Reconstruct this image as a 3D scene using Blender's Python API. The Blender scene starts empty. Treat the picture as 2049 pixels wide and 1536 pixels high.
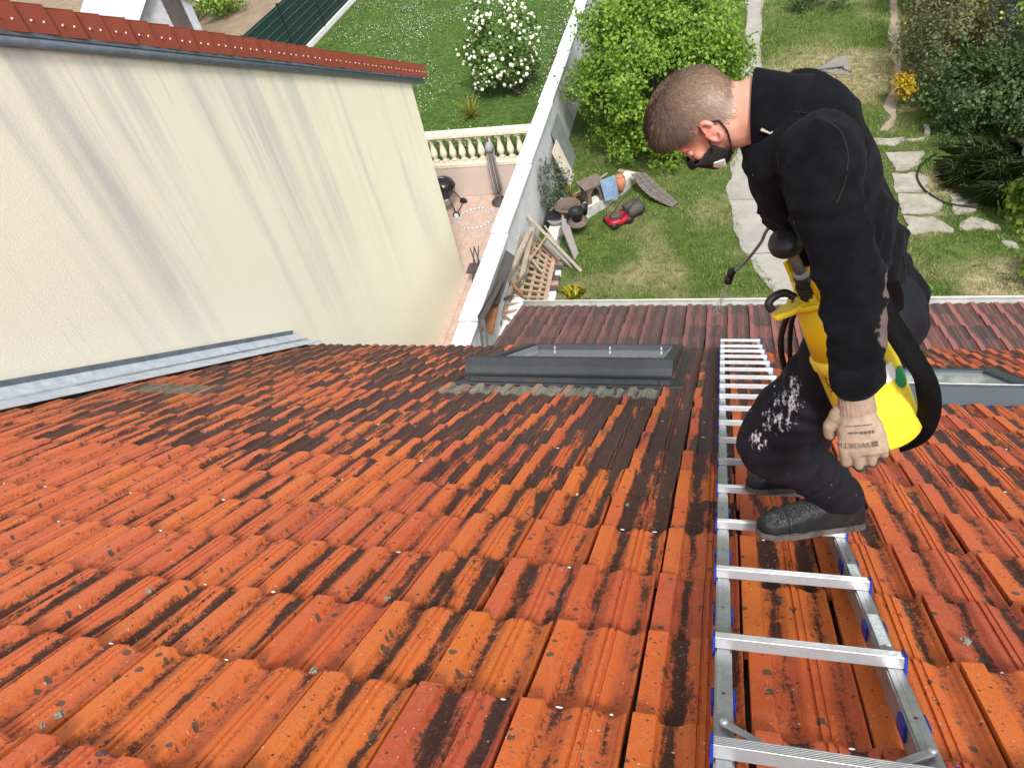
import bpy, bmesh, math, random
import numpy as np
from mathutils import Vector, Matrix, Euler, noise

random.seed(7)
RNG = np.random.default_rng(11)
scene = bpy.context.scene
COL = scene.collection

# ------------------------------------------------------------------ camera
CAM = Vector((0.0, -0.4916, 1.4286))
RIGHT = Vector((0.96264, 0.20324, -0.17893))
DOWN = Vector((0.02147, -0.71599, -0.69778))
FWD = Vector((-0.26993, 0.66787, -0.69360))
FPX = 1478.43
cd = bpy.data.cameras.new('camera')
cam = bpy.data.objects.new('camera', cd)
COL.objects.link(cam)
cd.sensor_width = 36.0
cd.lens = 36.0 * FPX / 2049.0
cd.clip_start = 0.02
cd.clip_end = 400.0
cm = Matrix((RIGHT, -DOWN, -FWD)).transposed().to_4x4()
cm.translation = CAM
cam.matrix_world = cm
scene.camera = cam

# ------------------------------------------------------------------ sky, sun, exposure
SUN_EL, SUN_AZ = math.radians(50), math.radians(157)
world = bpy.data.worlds.new('World')
scene.world = world
world.use_nodes = True
wn = world.node_tree.nodes
wl = world.node_tree.links
bg = wn['Background']
sky = wn.new('ShaderNodeTexSky')
sky.sky_type = 'NISHITA'
sky.sun_disc = False
sky.sun_elevation = SUN_EL
sky.sun_rotation = SUN_AZ
sky.air_density = 1.0
sky.dust_density = 4.0
sky.ozone_density = 1.0
hs = wn.new('ShaderNodeHueSaturation')
hs.inputs['Saturation'].default_value = 0.22
wl.new(sky.outputs[0], hs.inputs['Color'])
wl.new(hs.outputs[0], bg.inputs[0])
bg.inputs[1].default_value = 0.125
sd = bpy.data.lights.new('sun', 'SUN')
sd.energy = 1.8
sd.angle = math.radians(10)
sd.color = (1.0, 0.96, 0.9)
sun = bpy.data.objects.new('sun', sd)
COL.objects.link(sun)
sdir = Vector((math.sin(SUN_AZ) * math.cos(SUN_EL), math.cos(SUN_AZ) * math.cos(SUN_EL), math.sin(SUN_EL)))
sun.rotation_euler = sdir.to_track_quat('Z', 'Y').to_euler()
vs = scene.view_settings
vs.view_transform = 'Standard'
vs.look = 'None'
vs.gamma = 1.0
vs.use_curve_mapping = False
vs.exposure = 0.97
scene.render.engine = 'CYCLES'
scene.cycles.use_denoising = True
scene.cycles.max_bounces = 5
scene.cycles.diffuse_bounces = 2
scene.cycles.glossy_bounces = 2
scene.cycles.use_adaptive_sampling = True
scene.cycles.adaptive_threshold = 0.025
scene.cycles.transmission_bounces = 4
scene.cycles.transparent_max_bounces = 8

# ------------------------------------------------------------------ placing helpers
PITCH = 0.633408645
D = Vector((0, math.cos(PITCH), -math.sin(PITCH)))
N = Vector((0, math.sin(PITCH), math.cos(PITCH)))
ZG = -7.7


def ray(px, py):
    return RIGHT * ((px - 1024.5) / FPX) + DOWN * ((py - 768.0) / FPX) + FWD


def onz(px, py, z=ZG):
    r = ray(px, py)
    return CAM + r * ((z - CAM.z) / r.z)


def onx(px, py, x):
    r = ray(px, py)
    return CAM + r * ((x - CAM.x) / r.x)


def ony(px, py, y):
    r = ray(px, py)
    return CAM + r * ((y - CAM.y) / r.y)


def uvh(u, v, h):
    return Vector((u, 0, 0)) + D * v + N * h


def tag(o, label=None, cat=None, group=None, kind=None):
    if label: o['label'] = label
    if cat: o['category'] = cat
    if group: o['group'] = group
    if kind: o['kind'] = kind
    return o


def wmat(o):
    m = o.matrix_basis.copy()
    if o.parent:
        m = wmat(o.parent) @ o.matrix_parent_inverse @ m
    return m


def attach(o, parent):
    o.parent = parent
    o.matrix_parent_inverse = wmat(parent).inverted()
    return o


def empty(name, loc, label=None, cat=None, group=None, kind=None):
    o = bpy.data.objects.new(name, None)
    o.empty_display_size = 0.1
    COL.objects.link(o)
    o.matrix_basis = Matrix.Translation(Vector(loc))
    return tag(o, label, cat, group, kind)


def link(name, me, parent=None, mat=None):
    o = bpy.data.objects.new(name, me)
    COL.objects.link(o)
    if mat is not None and len(me.materials) == 0:
        me.materials.append(mat)
    if parent is not None:
        attach(o, parent)
    return o


def copy_tree(o, parent=None):
    c = o.copy()
    COL.objects.link(c)
    if parent is not None:
        c.parent = parent
    for ch in list(o.children):
        copy_tree(ch, c)
    return c


class MB:
    """collects shapes into one mesh"""

    def __init__(self):
        self.v = []
        self.f = []
        self.sm = []

    def add(self, vs, fs, smooth=False):
        n = len(self.v)
        self.v += [tuple(p) for p in vs]
        self.f += [tuple(i + n for i in f) for f in fs]
        self.sm += [smooth] * len(fs)
        return self

    def box(self, c, s, m=None, taper=1.0):
        hx, hy, hz = s[0] / 2, s[1] / 2, s[2] / 2
        vs = []
        for z, t in ((-hz, 1.0), (hz, taper)):
            for x, y in ((-hx, -hy), (hx, -hy), (hx, hy), (-hx, hy)):
                p = Vector((x * t, y * t, z))
                if m is not None: p = m @ p
                vs.append(Vector(c) + p)
        return self.add(vs, [(3, 2, 1, 0), (4, 5, 6, 7), (0, 1, 5, 4), (1, 2, 6, 5), (2, 3, 7, 6), (3, 0, 4, 7)])

    def bar(self, a, b, w, h, up=(0, 0, 1)):
        a, b = Vector(a), Vector(b)
        d = (b - a)
        L = d.length
        d.normalize()
        u = Vector(up)
        s = d.cross(u)
        if s.length < 1e-4: s = d.cross(Vector((1, 0, 0)))
        s.normalize()
        u = s.cross(d)
        m = Matrix((s, d, u)).transposed()
        return self.box((a + b) / 2, (w, L, h), m)

    def tube(self, pts, r, n=8, cap=True):
        pts = [Vector(p) for p in pts]
        rs = r if isinstance(r, (list, tuple)) else [r] * len(pts)
        rings = []
        t0 = (pts[1] - pts[0]).normalized()
        s = t0.cross(Vector((0, 0, 1)))
        if s.length < 1e-3: s = t0.cross(Vector((1, 0, 0)))
        s.normalize()
        for i, p in enumerate(pts):
            a = pts[max(i - 1, 0)]
            b = pts[min(i + 1, len(pts) - 1)]
            t = (b - a).normalized()
            s = (s - t * s.dot(t)).normalized()
            q = t.cross(s)
            rings.append([p + (s * math.cos(2 * math.pi * k / n) + q * math.sin(2 * math.pi * k / n)) * rs[i] for k in range(n)])
        return self.loft(rings, cap)

    def loft(self, rings, cap=True, closed=True, smooth=True):
        n = len(rings[0])
        vs = [p for r in rings for p in r]
        fs = []
        for i in range(len(rings) - 1):
            for k in range(n if closed else n - 1):
                k2 = (k + 1) % n
                fs.append((i * n + k, i * n + k2, (i + 1) * n + k2, (i + 1) * n + k))
        self.add(vs, fs, smooth)
        if cap and closed:
            b = len(self.v) - len(vs)
            self.f.append(tuple(b + k for k in reversed(range(n))))
            self.f.append(tuple(b + (len(rings) - 1) * n + k for k in range(n)))
            self.sm += [False, False]
        return self

    def lathe(self, c, prof, n=16, axis=(0, 0, 1)):
        ax = Vector(axis).normalized()
        s = ax.cross(Vector((0, 1, 0)))
        if s.length < 1e-3: s = ax.cross(Vector((1, 0, 0)))
        s.normalize()
        q = ax.cross(s)
        c = Vector(c)
        rings = [[c + ax * z + (s * math.cos(2 * math.pi * k / n) + q * math.sin(2 * math.pi * k / n)) * max(r, 1e-4) for k in range(n)] for r, z in prof]
        return self.loft(rings, True)

    def prism(self, poly, off):
        poly = [Vector(p) for p in poly]
        off = Vector(off)
        n = len(poly)
        vs = poly + [p + off for p in poly]
        fs = [tuple(reversed(range(n))), tuple(range(n, 2 * n))]
        fs += [(k, (k + 1) % n, n + (k + 1) % n, n + k) for k in range(n)]
        return self.add(vs, fs)

    def ell(self, c, r, m=None, nu=14, nv=9):
        vs, fs = [], []
        c = Vector(c)
        for j in range(nv + 1):
            th = math.pi * j / nv
            for k in range(nu):
                ph = 2 * math.pi * k / nu
                p = Vector((r[0] * math.sin(th) * math.cos(ph), r[1] * math.sin(th) * math.sin(ph), r[2] * math.cos(th)))
                if m is not None: p = m @ p
                vs.append(c + p)
        for j in range(nv):
            for k in range(nu):
                k2 = (k + 1) % nu
                fs.append((j * nu + k, (j + 1) * nu + k, (j + 1) * nu + k2, j * nu + k2))
        return self.add(vs, fs, True)

    def mesh(self, name, fix=True):
        me = bpy.data.meshes.new(name)
        me.from_pydata(self.v, [], self.f)
        me.polygons.foreach_set('use_smooth', self.sm)
        me.update()
        if fix:
            bm = bmesh.new()
            bm.from_mesh(me)
            bmesh.ops.remove_doubles(bm, verts=bm.verts, dist=1e-5)
            bmesh.ops.recalc_face_normals(bm, faces=bm.faces)
            bm.to_mesh(me)
            bm.free()
        return me

    def build(self, name, mat, parent=None, bevel=0.0, seg=1):
        me = self.mesh(name)
        if bevel:
            bm = bmesh.new()
            bm.from_mesh(me)
            es = [e for e in bm.edges if len(e.link_faces) == 2 and e.calc_face_angle(0) > 0.6]
            bmesh.ops.bevel(bm, geom=es, offset=bevel, segments=seg, affect='EDGES', clamp_overlap=True)
            bm.to_mesh(me)
            bm.free()
        return link(name, me, parent, mat)


def fast_mesh(name, verts, faces_flat, per, mats=None, mat_idx=None, smooth=False):
    """verts (n,3) float array; faces as (m,per) int array"""
    me = bpy.data.meshes.new(name)
    verts = np.asarray(verts, dtype=np.float32)
    f = np.asarray(faces_flat, dtype=np.int32)
    me.vertices.add(len(verts))
    me.vertices.foreach_set('co', verts.ravel())
    me.loops.add(f.size)
    me.loops.foreach_set('vertex_index', f.ravel())
    me.polygons.add(len(f))
    me.polygons.foreach_set('loop_start', np.arange(0, f.size, per, dtype=np.int32))
    if mat_idx is not None:
        me.polygons.foreach_set('material_index', np.asarray(mat_idx, dtype=np.int32))
    if smooth:
        me.polygons.foreach_set('use_smooth', np.ones(len(f), dtype=bool))
    for m in mats or []:
        me.materials.append(m)
    me.update(calc_edges=True)
    return me


def bez(pts, n=8):
    """smooth polyline through points (catmull-rom)"""
    pts = [Vector(p) for p in pts]
    out = []
    for i in range(len(pts) - 1):
        p0 = pts[max(i - 1, 0)]; p1 = pts[i]; p2 = pts[i + 1]; p3 = pts[min(i + 2, len(pts) - 1)]
        for k in range(n):
            t = k / n
            out.append(0.5 * ((2 * p1) + (p2 - p0) * t + (2 * p0 - 5 * p1 + 4 * p2 - p3) * t * t + (3 * p1 - p0 - 3 * p2 + p3) * t ** 3))
    out.append(pts[-1])
    return out


# ------------------------------------------------------------------ material helpers
class NT:
    def __init__(self, name):
        self.m = bpy.data.materials.new(name)
        self.m.use_nodes = True
        self.t = self.m.node_tree
        self.b = self.t.nodes['Principled BSDF']

    def n(self, t, **kw):
        nd = self.t.nodes.new(t)
        for k, v in kw.items():
            setattr(nd, k, v)
        return nd

    def l(self, a, b):
        self.t.links.new(a, b)

    def put(self, sock, v):
        if isinstance(v, bpy.types.NodeSocket):
            self.l(v, sock)
        elif v is not None:
            sock.default_value = v if not (isinstance(v, (tuple, list)) and len(v) == 3 and sock.type == 'RGBA') else (*v, 1)

    def math(self, op, a, b=0.0, c=0.0, clamp=False):
        nd = self.n('ShaderNodeMath', operation=op, use_clamp=clamp)
        self.put(nd.inputs[0], a)
        self.put(nd.inputs[1], b)
        self.put(nd.inputs[2], c)
        return nd.outputs[0]

    def sstep(self, x, lo, hi):
        nd = self.n('ShaderNodeMapRange', interpolation_type='SMOOTHSTEP')
        self.put(nd.inputs[0], x)
        self.put(nd.inputs[1], lo)
        self.put(nd.inputs[2], hi)
        return nd.outputs[0]

    def mix(self, f, a, b, mode='MIX'):
        nd = self.n('ShaderNodeMix', data_type='RGBA', blend_type=mode)
        self.put(nd.inputs[0], f)
        self.put(nd.inputs[6], a)
        self.put(nd.inputs[7], b)
        return nd.outputs[2]

    def noise(self, vec, scale, detail=3, rough=0.55, dim='3D', color=False):
        nd = self.n('ShaderNodeTexNoise', noise_dimensions=dim)
        if vec is not None: self.l(vec, nd.inputs['Vector'])
        nd.inputs['Scale'].default_value = scale
        nd.inputs['Detail'].default_value = detail
        nd.inputs['Roughness'].default_value = rough
        return nd.outputs['Color' if color else 'Fac']

    def mapping(self, vec, scale=(1, 1, 1), loc=(0, 0, 0), rot=(0, 0, 0)):
        nd = self.n('ShaderNodeMapping')
        self.l(vec, nd.inputs[0])
        nd.inputs['Location'].default_value = loc
        nd.inputs['Rotation'].default_value = rot
        nd.inputs['Scale'].default_value = scale
        return nd.outputs[0]

    def ramp(self, f, stops, interp='LINEAR'):
        nd = self.n('ShaderNodeValToRGB')
        nd.color_ramp.interpolation = interp
        el = nd.color_ramp.elements
        while len(el) < len(stops): el.new(0.5)
        for e, (p, c) in zip(el, stops):
            e.position = p
            e.color = (*c, 1) if not isinstance(c, (int, float)) else (c, c, c, 1)
        self.l(f, nd.inputs[0])
        return nd.outputs[0]

    def obj(self):
        return self.n('ShaderNodeTexCoord').outputs['Object']

    def pos(self):
        return self.n('ShaderNodeNewGeometry').outputs['Position']

    def bump(self, h, strength=0.3, dist=0.01):
        nd = self.n('ShaderNodeBump')
        nd.inputs['Strength'].default_value = strength
        nd.inputs['Distance'].default_value = dist
        self.l(h, nd.inputs['Height'])
        self.l(nd.outputs[0], self.b.inputs['Normal'])

    def fin(self, color=None, rough=0.6, metal=0.0, spec=0.5):
        self.put(self.b.inputs['Base Color'], color)
        self.put(self.b.inputs['Roughness'], rough)
        self.put(self.b.inputs['Metallic'], metal)
        self.put(self.b.inputs['Specular IOR Level'], spec)
        return self.m


def pm(name, c1, c2=None, scale=6.0, rough=0.6, bump=0.2, bscale=60.0, metal=0.0, spec=0.4, dirt=None, dirt_amt=0.5, bdist=0.004):
    """plain procedural surface: two-tone noise, optional dirt blotches, fine relief"""
    t = NT(name)
    p = t.obj()
    c2 = c2 or tuple(x * 0.75 for x in c1)
    nz = t.noise(p, scale, 5, 0.6)
    col = t.mix(t.sstep(nz, 0.3, 0.7), c1, c2)
    if dirt:
        dn = t.noise(p, scale * 2.3, 6, 0.7)
        col = t.mix(t.math('MULTIPLY', t.sstep(dn, 0.5, 0.72), dirt_amt), col, dirt)
    if bump:
        t.bump(t.noise(p, bscale, 4, 0.6), bump, bdist)
    rr = t.math('ADD', t.math('MULTIPLY', nz, 0.2), rough - 0.1)
    return t.fin(col, rr, metal, spec)


# ------------------------------------------------------------------ roof tile materials
TW, TR = 0.2395, 0.368          # cover width, row gauge
U0, V0 = -0.160, 0.197          # a joint line, a tail line


def tile_material(name, lower=False):
    t = NT(name)
    uvn = t.n('ShaderNodeUVMap', uv_map='UVMap')
    sep = t.n('ShaderNodeSeparateXYZ')
    t.l(uvn.outputs[0], sep.inputs[0])
    tu, tv = sep.outputs[0], sep.outputs[1]
    P = t.pos()
    sp = t.n('ShaderNodeSeparateXYZ')
    t.l(P, sp.inputs[0])
    u = sp.outputs[0]
    ang = math.radians(20.9) if lower else PITCH
    v = t.math('SUBTRACT', t.math('MULTIPLY', sp.outputs[1], math.cos(ang)), t.math('MULTIPLY', sp.outputs[2], math.sin(ang)))
    cu = t.math('ROUND', t.math('SUBTRACT', t.math('DIVIDE', u, TW), tu))
    rv = t.math('ROUND', t.math('SUBTRACT', t.math('DIVIDE', v, TR), tv))
    cid = t.n('ShaderNodeCombineXYZ')
    t.l(cu, cid.inputs[0]); t.l(rv, cid.inputs[1])
    wn_ = t.n('ShaderNodeTexWhiteNoise', noise_dimensions='2D')
    t.l(cid.outputs[0], wn_.inputs['Vector'])
    r1 = wn_.outputs['Value']
    sc = t.n('ShaderNodeSeparateColor')
    t.l(wn_.outputs['Color'], sc.inputs[0])
    r2, r3 = sc.outputs[1], sc.outputs[2]
    rp = t.n('ShaderNodeCombineXYZ')           # roof-plane coordinates, shifted per tile
    t.l(t.math('ADD', u, t.math('MULTIPLY', r2, 7.0)), rp.inputs[0])
    t.l(v, rp.inputs[1])
    t.l(t.math('MULTIPLY', r3, 5.0), rp.inputs[2])
    pl = t.n('ShaderNodeCombineXYZ')           # unshifted
    t.l(u, pl.inputs[0]); t.l(v, pl.inputs[1])
    rpo, plo = rp.outputs[0], pl.outputs[0]
    big = t.noise(plo, 0.6, 3, 0.6)
    med = t.noise(plo, 2.6, 2, 0.6)
    streak = t.noise(t.mapping(rpo, (34, 4.0, 1)), 1.0, 4, 0.65)
    grain = t.noise(rpo, 170, 3, 0.7)
    fine = t.noise(rpo, 48, 4, 0.7)
    nu = t.math('MULTIPLY', u, -1.0)
    inv = lambda x: t.math('SUBTRACT', 1.0, x)
    mul = lambda x, y: t.math('MULTIPLY', x, y)
    add = lambda x, y: t.math('ADD', x, y)
    ctr = lambda x, k: t.math('MULTIPLY', t.math('SUBTRACT', x, 0.5), k)
    wob = add(tu, ctr(t.noise(t.mapping(rpo, (9, 6, 1)), 1.0, 2, 0.5), 0.14))
    pan = t.ramp(wob, [(0.0, 0.0), (0.215, 0.10), (0.26, 0.45), (0.32, 0.85), (0.36, 1.0), (0.40, 0.85), (0.46, 0.30), (0.58, 0.05), (0.70, 0.15), (0.77, 0.75), (0.815, 1.0), (0.86, 0.75), (0.92, 0.3), (0.97, 0.2), (1.0, 0.1)])
    strip = inv(t.sstep(tu, 0.16, 0.24))
    if lower:
        base = t.ramp(r1, [(0.0, (0.095, 0.055, 0.052)), (0.5, (0.125, 0.063, 0.058)), (1.0, (0.175, 0.075, 0.064))])
        base = t.mix(mul(t.sstep(fine, 0.35, 0.75), 0.4), base, (0.26, 0.155, 0.135))
        rr_ = t.sstep(u, -0.6, 1.2)
        base = t.mix(mul(strip, add(0.12, mul(rr_, 0.6))), base, (0.36, 0.135, 0.11))
        base = t.mix(mul(rr_, 0.35), base, (0.27, 0.11, 0.09))
        A = add(0.30, ctr(big, 0.9))
    else:
        base = t.ramp(r1, [(0.0, (0.55, 0.096, 0.030)), (0.3, (0.63, 0.128, 0.028)), (0.55, (0.68, 0.168, 0.024)), (0.8, (0.59, 0.116, 0.040)), (1.0, (0.46, 0.080, 0.034))])
        base = t.mix(mul(t.sstep(med, 0.42, 0.74), 0.25), base, (0.36, 0.075, 0.038))
        base = t.mix(mul(t.sstep(fine, 0.40, 0.75), 0.45), base, (0.68, 0.22, 0.085))
        base = t.mix(mul(t.sstep(nu, 0.3, 2.4), 0.42), base, (0.66, 0.185, 0.090))
        base = t.mix(mul(t.sstep(u, 0.25, 1.0), 0.35), base, (0.56, 0.135, 0.075))
        A = add(-0.03, ctr(big, 0.9))
        mid = mul(mul(t.sstep(v, 1.1, 2.7), t.sstep(nu, -0.65, 0.15)), inv(mul(t.sstep(nu, 2.2, 3.8), 0.75)))
        A = add(A, mul(mid, 0.66))
        A = add(A, mul(t.sstep(u, -1.3, -0.3), 0.13))
        A = add(A, mul(t.sstep(v, 3.6, 5.2), 0.14))
        A = add(A, mul(mul(t.sstep(nu, 2.2, 4.0), t.sstep(v, 1.5, 3.0)), 0.40))
        A = add(A, mul(mul(t.sstep(u, -0.45, -0.1), t.sstep(v, 3.2, 4.2)), 0.12))
    s1 = add(add(mul(pan, 0.63), A), ctr(streak, 1.6))
    s1 = add(add(s1, ctr(grain, 0.75)), ctr(fine, 0.7))
    s1 = t.math('SUBTRACT', s1, mul(t.sstep(nu, 0.7, 2.2), 0.05))
    s1 = add(s1, ctr(r2, 0.60))
    prot = 0.34 if lower else inv(mul(t.sstep(v, 3.0, 5.2), 0.45))
    s1 = t.math('SUBTRACT', s1, mul(strip, mul(prot, 0.42)))
    grime = t.sstep(s1, 0.35, 0.64)
    gcol = t.mix(t.sstep(v, 1.2, 3.0), (0.026, 0.014, 0.010), (0.050, 0.036, 0.036)) if not lower else t.mix(t.sstep(big, .3, .7), (0.060, 0.044, 0.042), (0.090, 0.066, 0.060))
    gcol = t.mix(t.sstep(grain, 0.55, 0.72), gcol, (0.105, 0.060, 0.048))
    wash = mul(pan, add(0.25, mul(t.sstep(fine, 0.32, 0.62), 0.40))) if not lower else mul(pan, 0.2)
    base = t.mix(wash, base, (0.22, 0.052, 0.034))
    col = t.mix(mul(grime, 0.94), base, gcol)
    col = t.mix(mul(t.sstep(grain, 0.54, 0.64), mul(t.sstep(fine, 0.36, 0.60), 0.65)), col, (0.13, 0.050, 0.032) if not lower else (0.08, 0.05, 0.045))
    if not lower:
        ed = t.ramp(tu, [(0.0, 0.0), (0.205, 0.0), (0.235, 1.0), (0.28, 0.7), (0.31, 0.0), (1.0, 0.0)])  # moss line that also paints shade onto the strip's drop face
        edn = mul(ed, t.sstep(t.noise(t.mapping(rpo, (150, 60, 1)), 1.0, 3, 0.7), 0.50, 0.60))
        col = t.mix(mul(edn, mul(t.sstep(med, .3, .6), 0.85)), col, (0.045, 0.030, 0.016))
        dis = t.n('ShaderNodeVectorMath', operation='ADD')
        t.l(rpo, dis.inputs[0])
        nzc = t.n('ShaderNodeVectorMath', operation='SCALE')
        t.l(t.noise(rpo, 90, 1, 0.5, color=True), nzc.inputs[0]); nzc.inputs['Scale'].default_value = 0.005
        t.l(nzc.outputs[0], dis.inputs[1])
        for scl, thr, sel, cc in ((30, 0.36, 0.66, (0.058, 0.062, 0.052)), (70, 0.32, 0.70, (0.070, 0.045, 0.032)), (85, 0.22, 0.86, (0.60, 0.52, 0.42))):
            vo = t.n('ShaderNodeTexVoronoi', feature='F1')
            t.l(dis.outputs[0], vo.inputs['Vector'])
            vo.inputs['Scale'].default_value = scl
            vc = t.n('ShaderNodeSeparateColor')
            t.l(vo.outputs['Color'], vc.inputs[0])
            m1 = t.math('LESS_THAN', vo.outputs['Distance'], mul(vc.outputs[1], thr))
            m2 = t.math('GREATER_THAN', vc.outputs[0], sel)
            col = t.mix(mul(mul(m1, m2), 0.85), col, cc)
        for (ua, ub, va, vb) in ((-2.1, -0.42, 3.86, 4.22), (-4.65, -3.95, 3.5, 3.95)):
            mu = mul(t.sstep(u, ua - 0.1, ua + 0.15), inv(t.sstep(u, ub - 0.1, ub + 0.1)))
            mv = mul(t.sstep(v, va - 0.03, va + 0.03), inv(t.sstep(v, vb - 0.03, vb + 0.03)))
            mk = mul(mul(mu, mv), t.sstep(streak, 0.30, 0.55))
            gg = t.mix(t.sstep(fine, 0.35, 0.65), (0.17, 0.18, 0.14), (0.33, 0.33, 0.27))
            col = t.mix(mul(mk, 0.9), col, gg)
        far = mul(t.sstep(nu, 2.6, 4.4), t.sstep(v, 1.8, 3.8))
        col = t.mix(mul(far, mul(t.sstep(streak, 0.25, 0.6), 0.55)), col, (0.085, 0.045, 0.028))
    t.bump(add(mul(grain, 0.7), mul(fine, 0.6)), 0.45, 0.004)
    rough = add(0.50, mul(fine, 0.35))
    return t.fin(col, rough, 0.0, 0.28)


M_TILE = tile_material('clay_tile')
M_TILE_LOW = tile_material('weathered_clay_tile', True)
M_DECK = pm('roof_underlay', (0.05, 0.035, 0.03), (0.03, 0.02, 0.018), 20, 0.9)
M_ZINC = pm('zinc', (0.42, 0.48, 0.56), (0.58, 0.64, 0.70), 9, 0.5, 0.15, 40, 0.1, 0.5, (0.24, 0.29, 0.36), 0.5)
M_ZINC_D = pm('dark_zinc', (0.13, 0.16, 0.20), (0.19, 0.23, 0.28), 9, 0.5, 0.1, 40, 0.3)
M_GUT = pm('gutter_grey', (0.30, 0.30, 0.28), (0.22, 0.22, 0.20), 4, 0.5, 0.05)
M_GUTR = pm('gutter_rim', (0.66, 0.67, 0.64), (0.55, 0.56, 0.52), 4, 0.5, 0.05)
M_CLAD = pm('grey_cladding', (0.034, 0.037, 0.043), (0.042, 0.046, 0.052), 7, 0.6, 0.05, 80, 0.0, 0.3, (0.07, 0.075, 0.08), 0.4)
M_CLAD2 = pm('blue_grey_cladding', (0.045, 0.058, 0.075), (0.055, 0.07, 0.09), 7, 0.55, 0.05, 80, 0.0, 0.35)
M_BLACK = pm('black_plastic', (0.012, 0.012, 0.013), (0.02, 0.02, 0.021), 12, 0.45, 0.05)
M_ALU = pm('aluminium', (0.43, 0.44, 0.46), (0.36, 0.37, 0.39), 14, 0.38, 0.08, 120, 0.6, 0.5, (0.28, 0.30, 0.31), 0.5)
M_RAIL = pm('aluminium_rail', (0.33, 0.34, 0.35), (0.41, 0.42, 0.43), 25, 0.40, 0.1, 150, 0.6, 0.5, (0.6, 0.61, 0.62), 0.5)
M_BLUE = pm('blue_plastic', (0.012, 0.022, 0.24), (0.014, 0.03, 0.29), 15, 0.35, 0.03)
M_WHITE = pm('white_paint', (0.80, 0.80, 0.79), (0.70, 0.71, 0.71), 3, 0.6, 0.15, 70, dirt=(0.42, 0.43, 0.42), dirt_amt=0.35)


def glass_mat(name, tint=(0.75, 0.85, 0.88), rough=0.04):
    t = NT(name)
    t.bump(t.noise(t.obj(), 3, 2), 0.02, 0.02)
    t.b.inputs['Transmission Weight'].default_value = 0.06
    t.b.inputs['Coat Weight'].default_value = 0.6
    return t.fin(tint, rough, 0.0, 1.0)


M_GLASS = glass_mat('roof_glass', (0.58, 0.64, 0.66), 0.08)  # pale, nearly opaque base colour stands in for sky reflected in the pane
# ------------------------------------------------------------------ the house: roof, tiles, skylights, gutter
house = empty('house', (0, 2.5, ZG), 'orange tiled house roof in the foreground with a lower brown tiled lean-to', 'house')

# tile cross-section: (position across 0..1, height)
PROF = [(0.000, -0.020), (0.001, -0.0012), (0.006, 0.0), (0.200, 0.0), (0.208, -0.0012), (0.238, -0.0135), (0.250, -0.0150), (0.32, -0.0168), (0.38, -0.0160), (0.43, -0.0125),
        (0.470, -0.0078), (0.495, -0.0062), (0.545, -0.0058), (0.552, -0.0105), (0.572, -0.0105), (0.579, -0.0056), (0.622, -0.0060), (0.629, -0.0112), (0.651, -0.0112), (0.659, -0.0080),
        (0.71, -0.0105), (0.75, -0.0145), (0.79, -0.0165), (0.85, -0.0160), (0.90, -0.0110), (0.930, -0.0050), (0.953, -0.0025), (0.958, -0.0040), (0.960, -0.036)]
PROF = [(a, h * 1.3 if h > -0.019 else h) for a, h in PROF]
THK = 0.017


def tile_geo(seed=0):
    """one tile in (u, v, h): origin at its joint line and tail line, tail towards +v"""
    rg = random.Random(seed)
    L = TR * 1.10
    stations = [(-L, -0.034), (-TR * 0.5, -0.0145), (-0.012, 0.0), (0.0, -0.0025)]
    vs, fs, uvs = [], [], []
    np_ = len(PROF)
    warp = [rg.uniform(-0.0012, 0.0012) for _ in stations]
    for j, (v, dh) in enumerate(stations):
        for a, h in PROF:
            end = 0.0
            if j == 3:   # rounded corners and slightly wavy tail edge
                end = -0.004 * (1 - math.cos(a * 9.0)) * 0.5 - (0.012 if a < 0.012 else 0.0) - (0.010 if a > 0.96 else 0)
            vs.append((a * TW, v + end, h + dh + warp[j]))
            uvs.append((a, 1 + v / TR))
    for j in range(3):
        for k in range(np_ - 1):
            fs.append((j * np_ + k, j * np_ + k + 1, (j + 1) * np_ + k + 1, (j + 1) * np_ + k))
    base = len(vs)
    for a, h in PROF:          # tail edge thickness
        v0 = vs[3 * np_ + len(uvs) - base]
        vs.append((v0[0], v0[1] - 0.003, v0[2] - THK)); uvs.append((a, 1.0))
    for k in range(np_ - 1):
        fs.append((3 * np_ + k, 3 * np_ + k + 1, base + k + 1, base + k))
    return vs, fs, uvs


def mesh_uv(name, vs, fs, uvs, mat):
    me = bpy.data.meshes.new(name)
    me.from_pydata(vs, [], fs)
    ul = me.uv_layers.new(name='UVMap')
    li = np.empty(len(me.loops), dtype=np.int32)
    me.loops.foreach_get('vertex_index', li)
    ul.data.foreach_set('uv', np.asarray(uvs, dtype=np.float32)[li].ravel())
    me.materials.append(mat)
    return me


TGEO = [tile_geo(s) for s in range(5)]
H_T = -0.080      # height of the raised tile edges in roof coordinates

SKY1 = (-1.97, -0.36, 4.42, 6.40)
SKY2 = (0.62, 1.92, 3.90, 4.78)


def in_sky(u, v, m=0.0):
    for a, b, c, d in (SKY1, SKY2):
        if a - TW * 0.75 < u < b - TW * 0.2 and c + 0.1 < v < d + 0.30:
            return True
    return False


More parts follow.
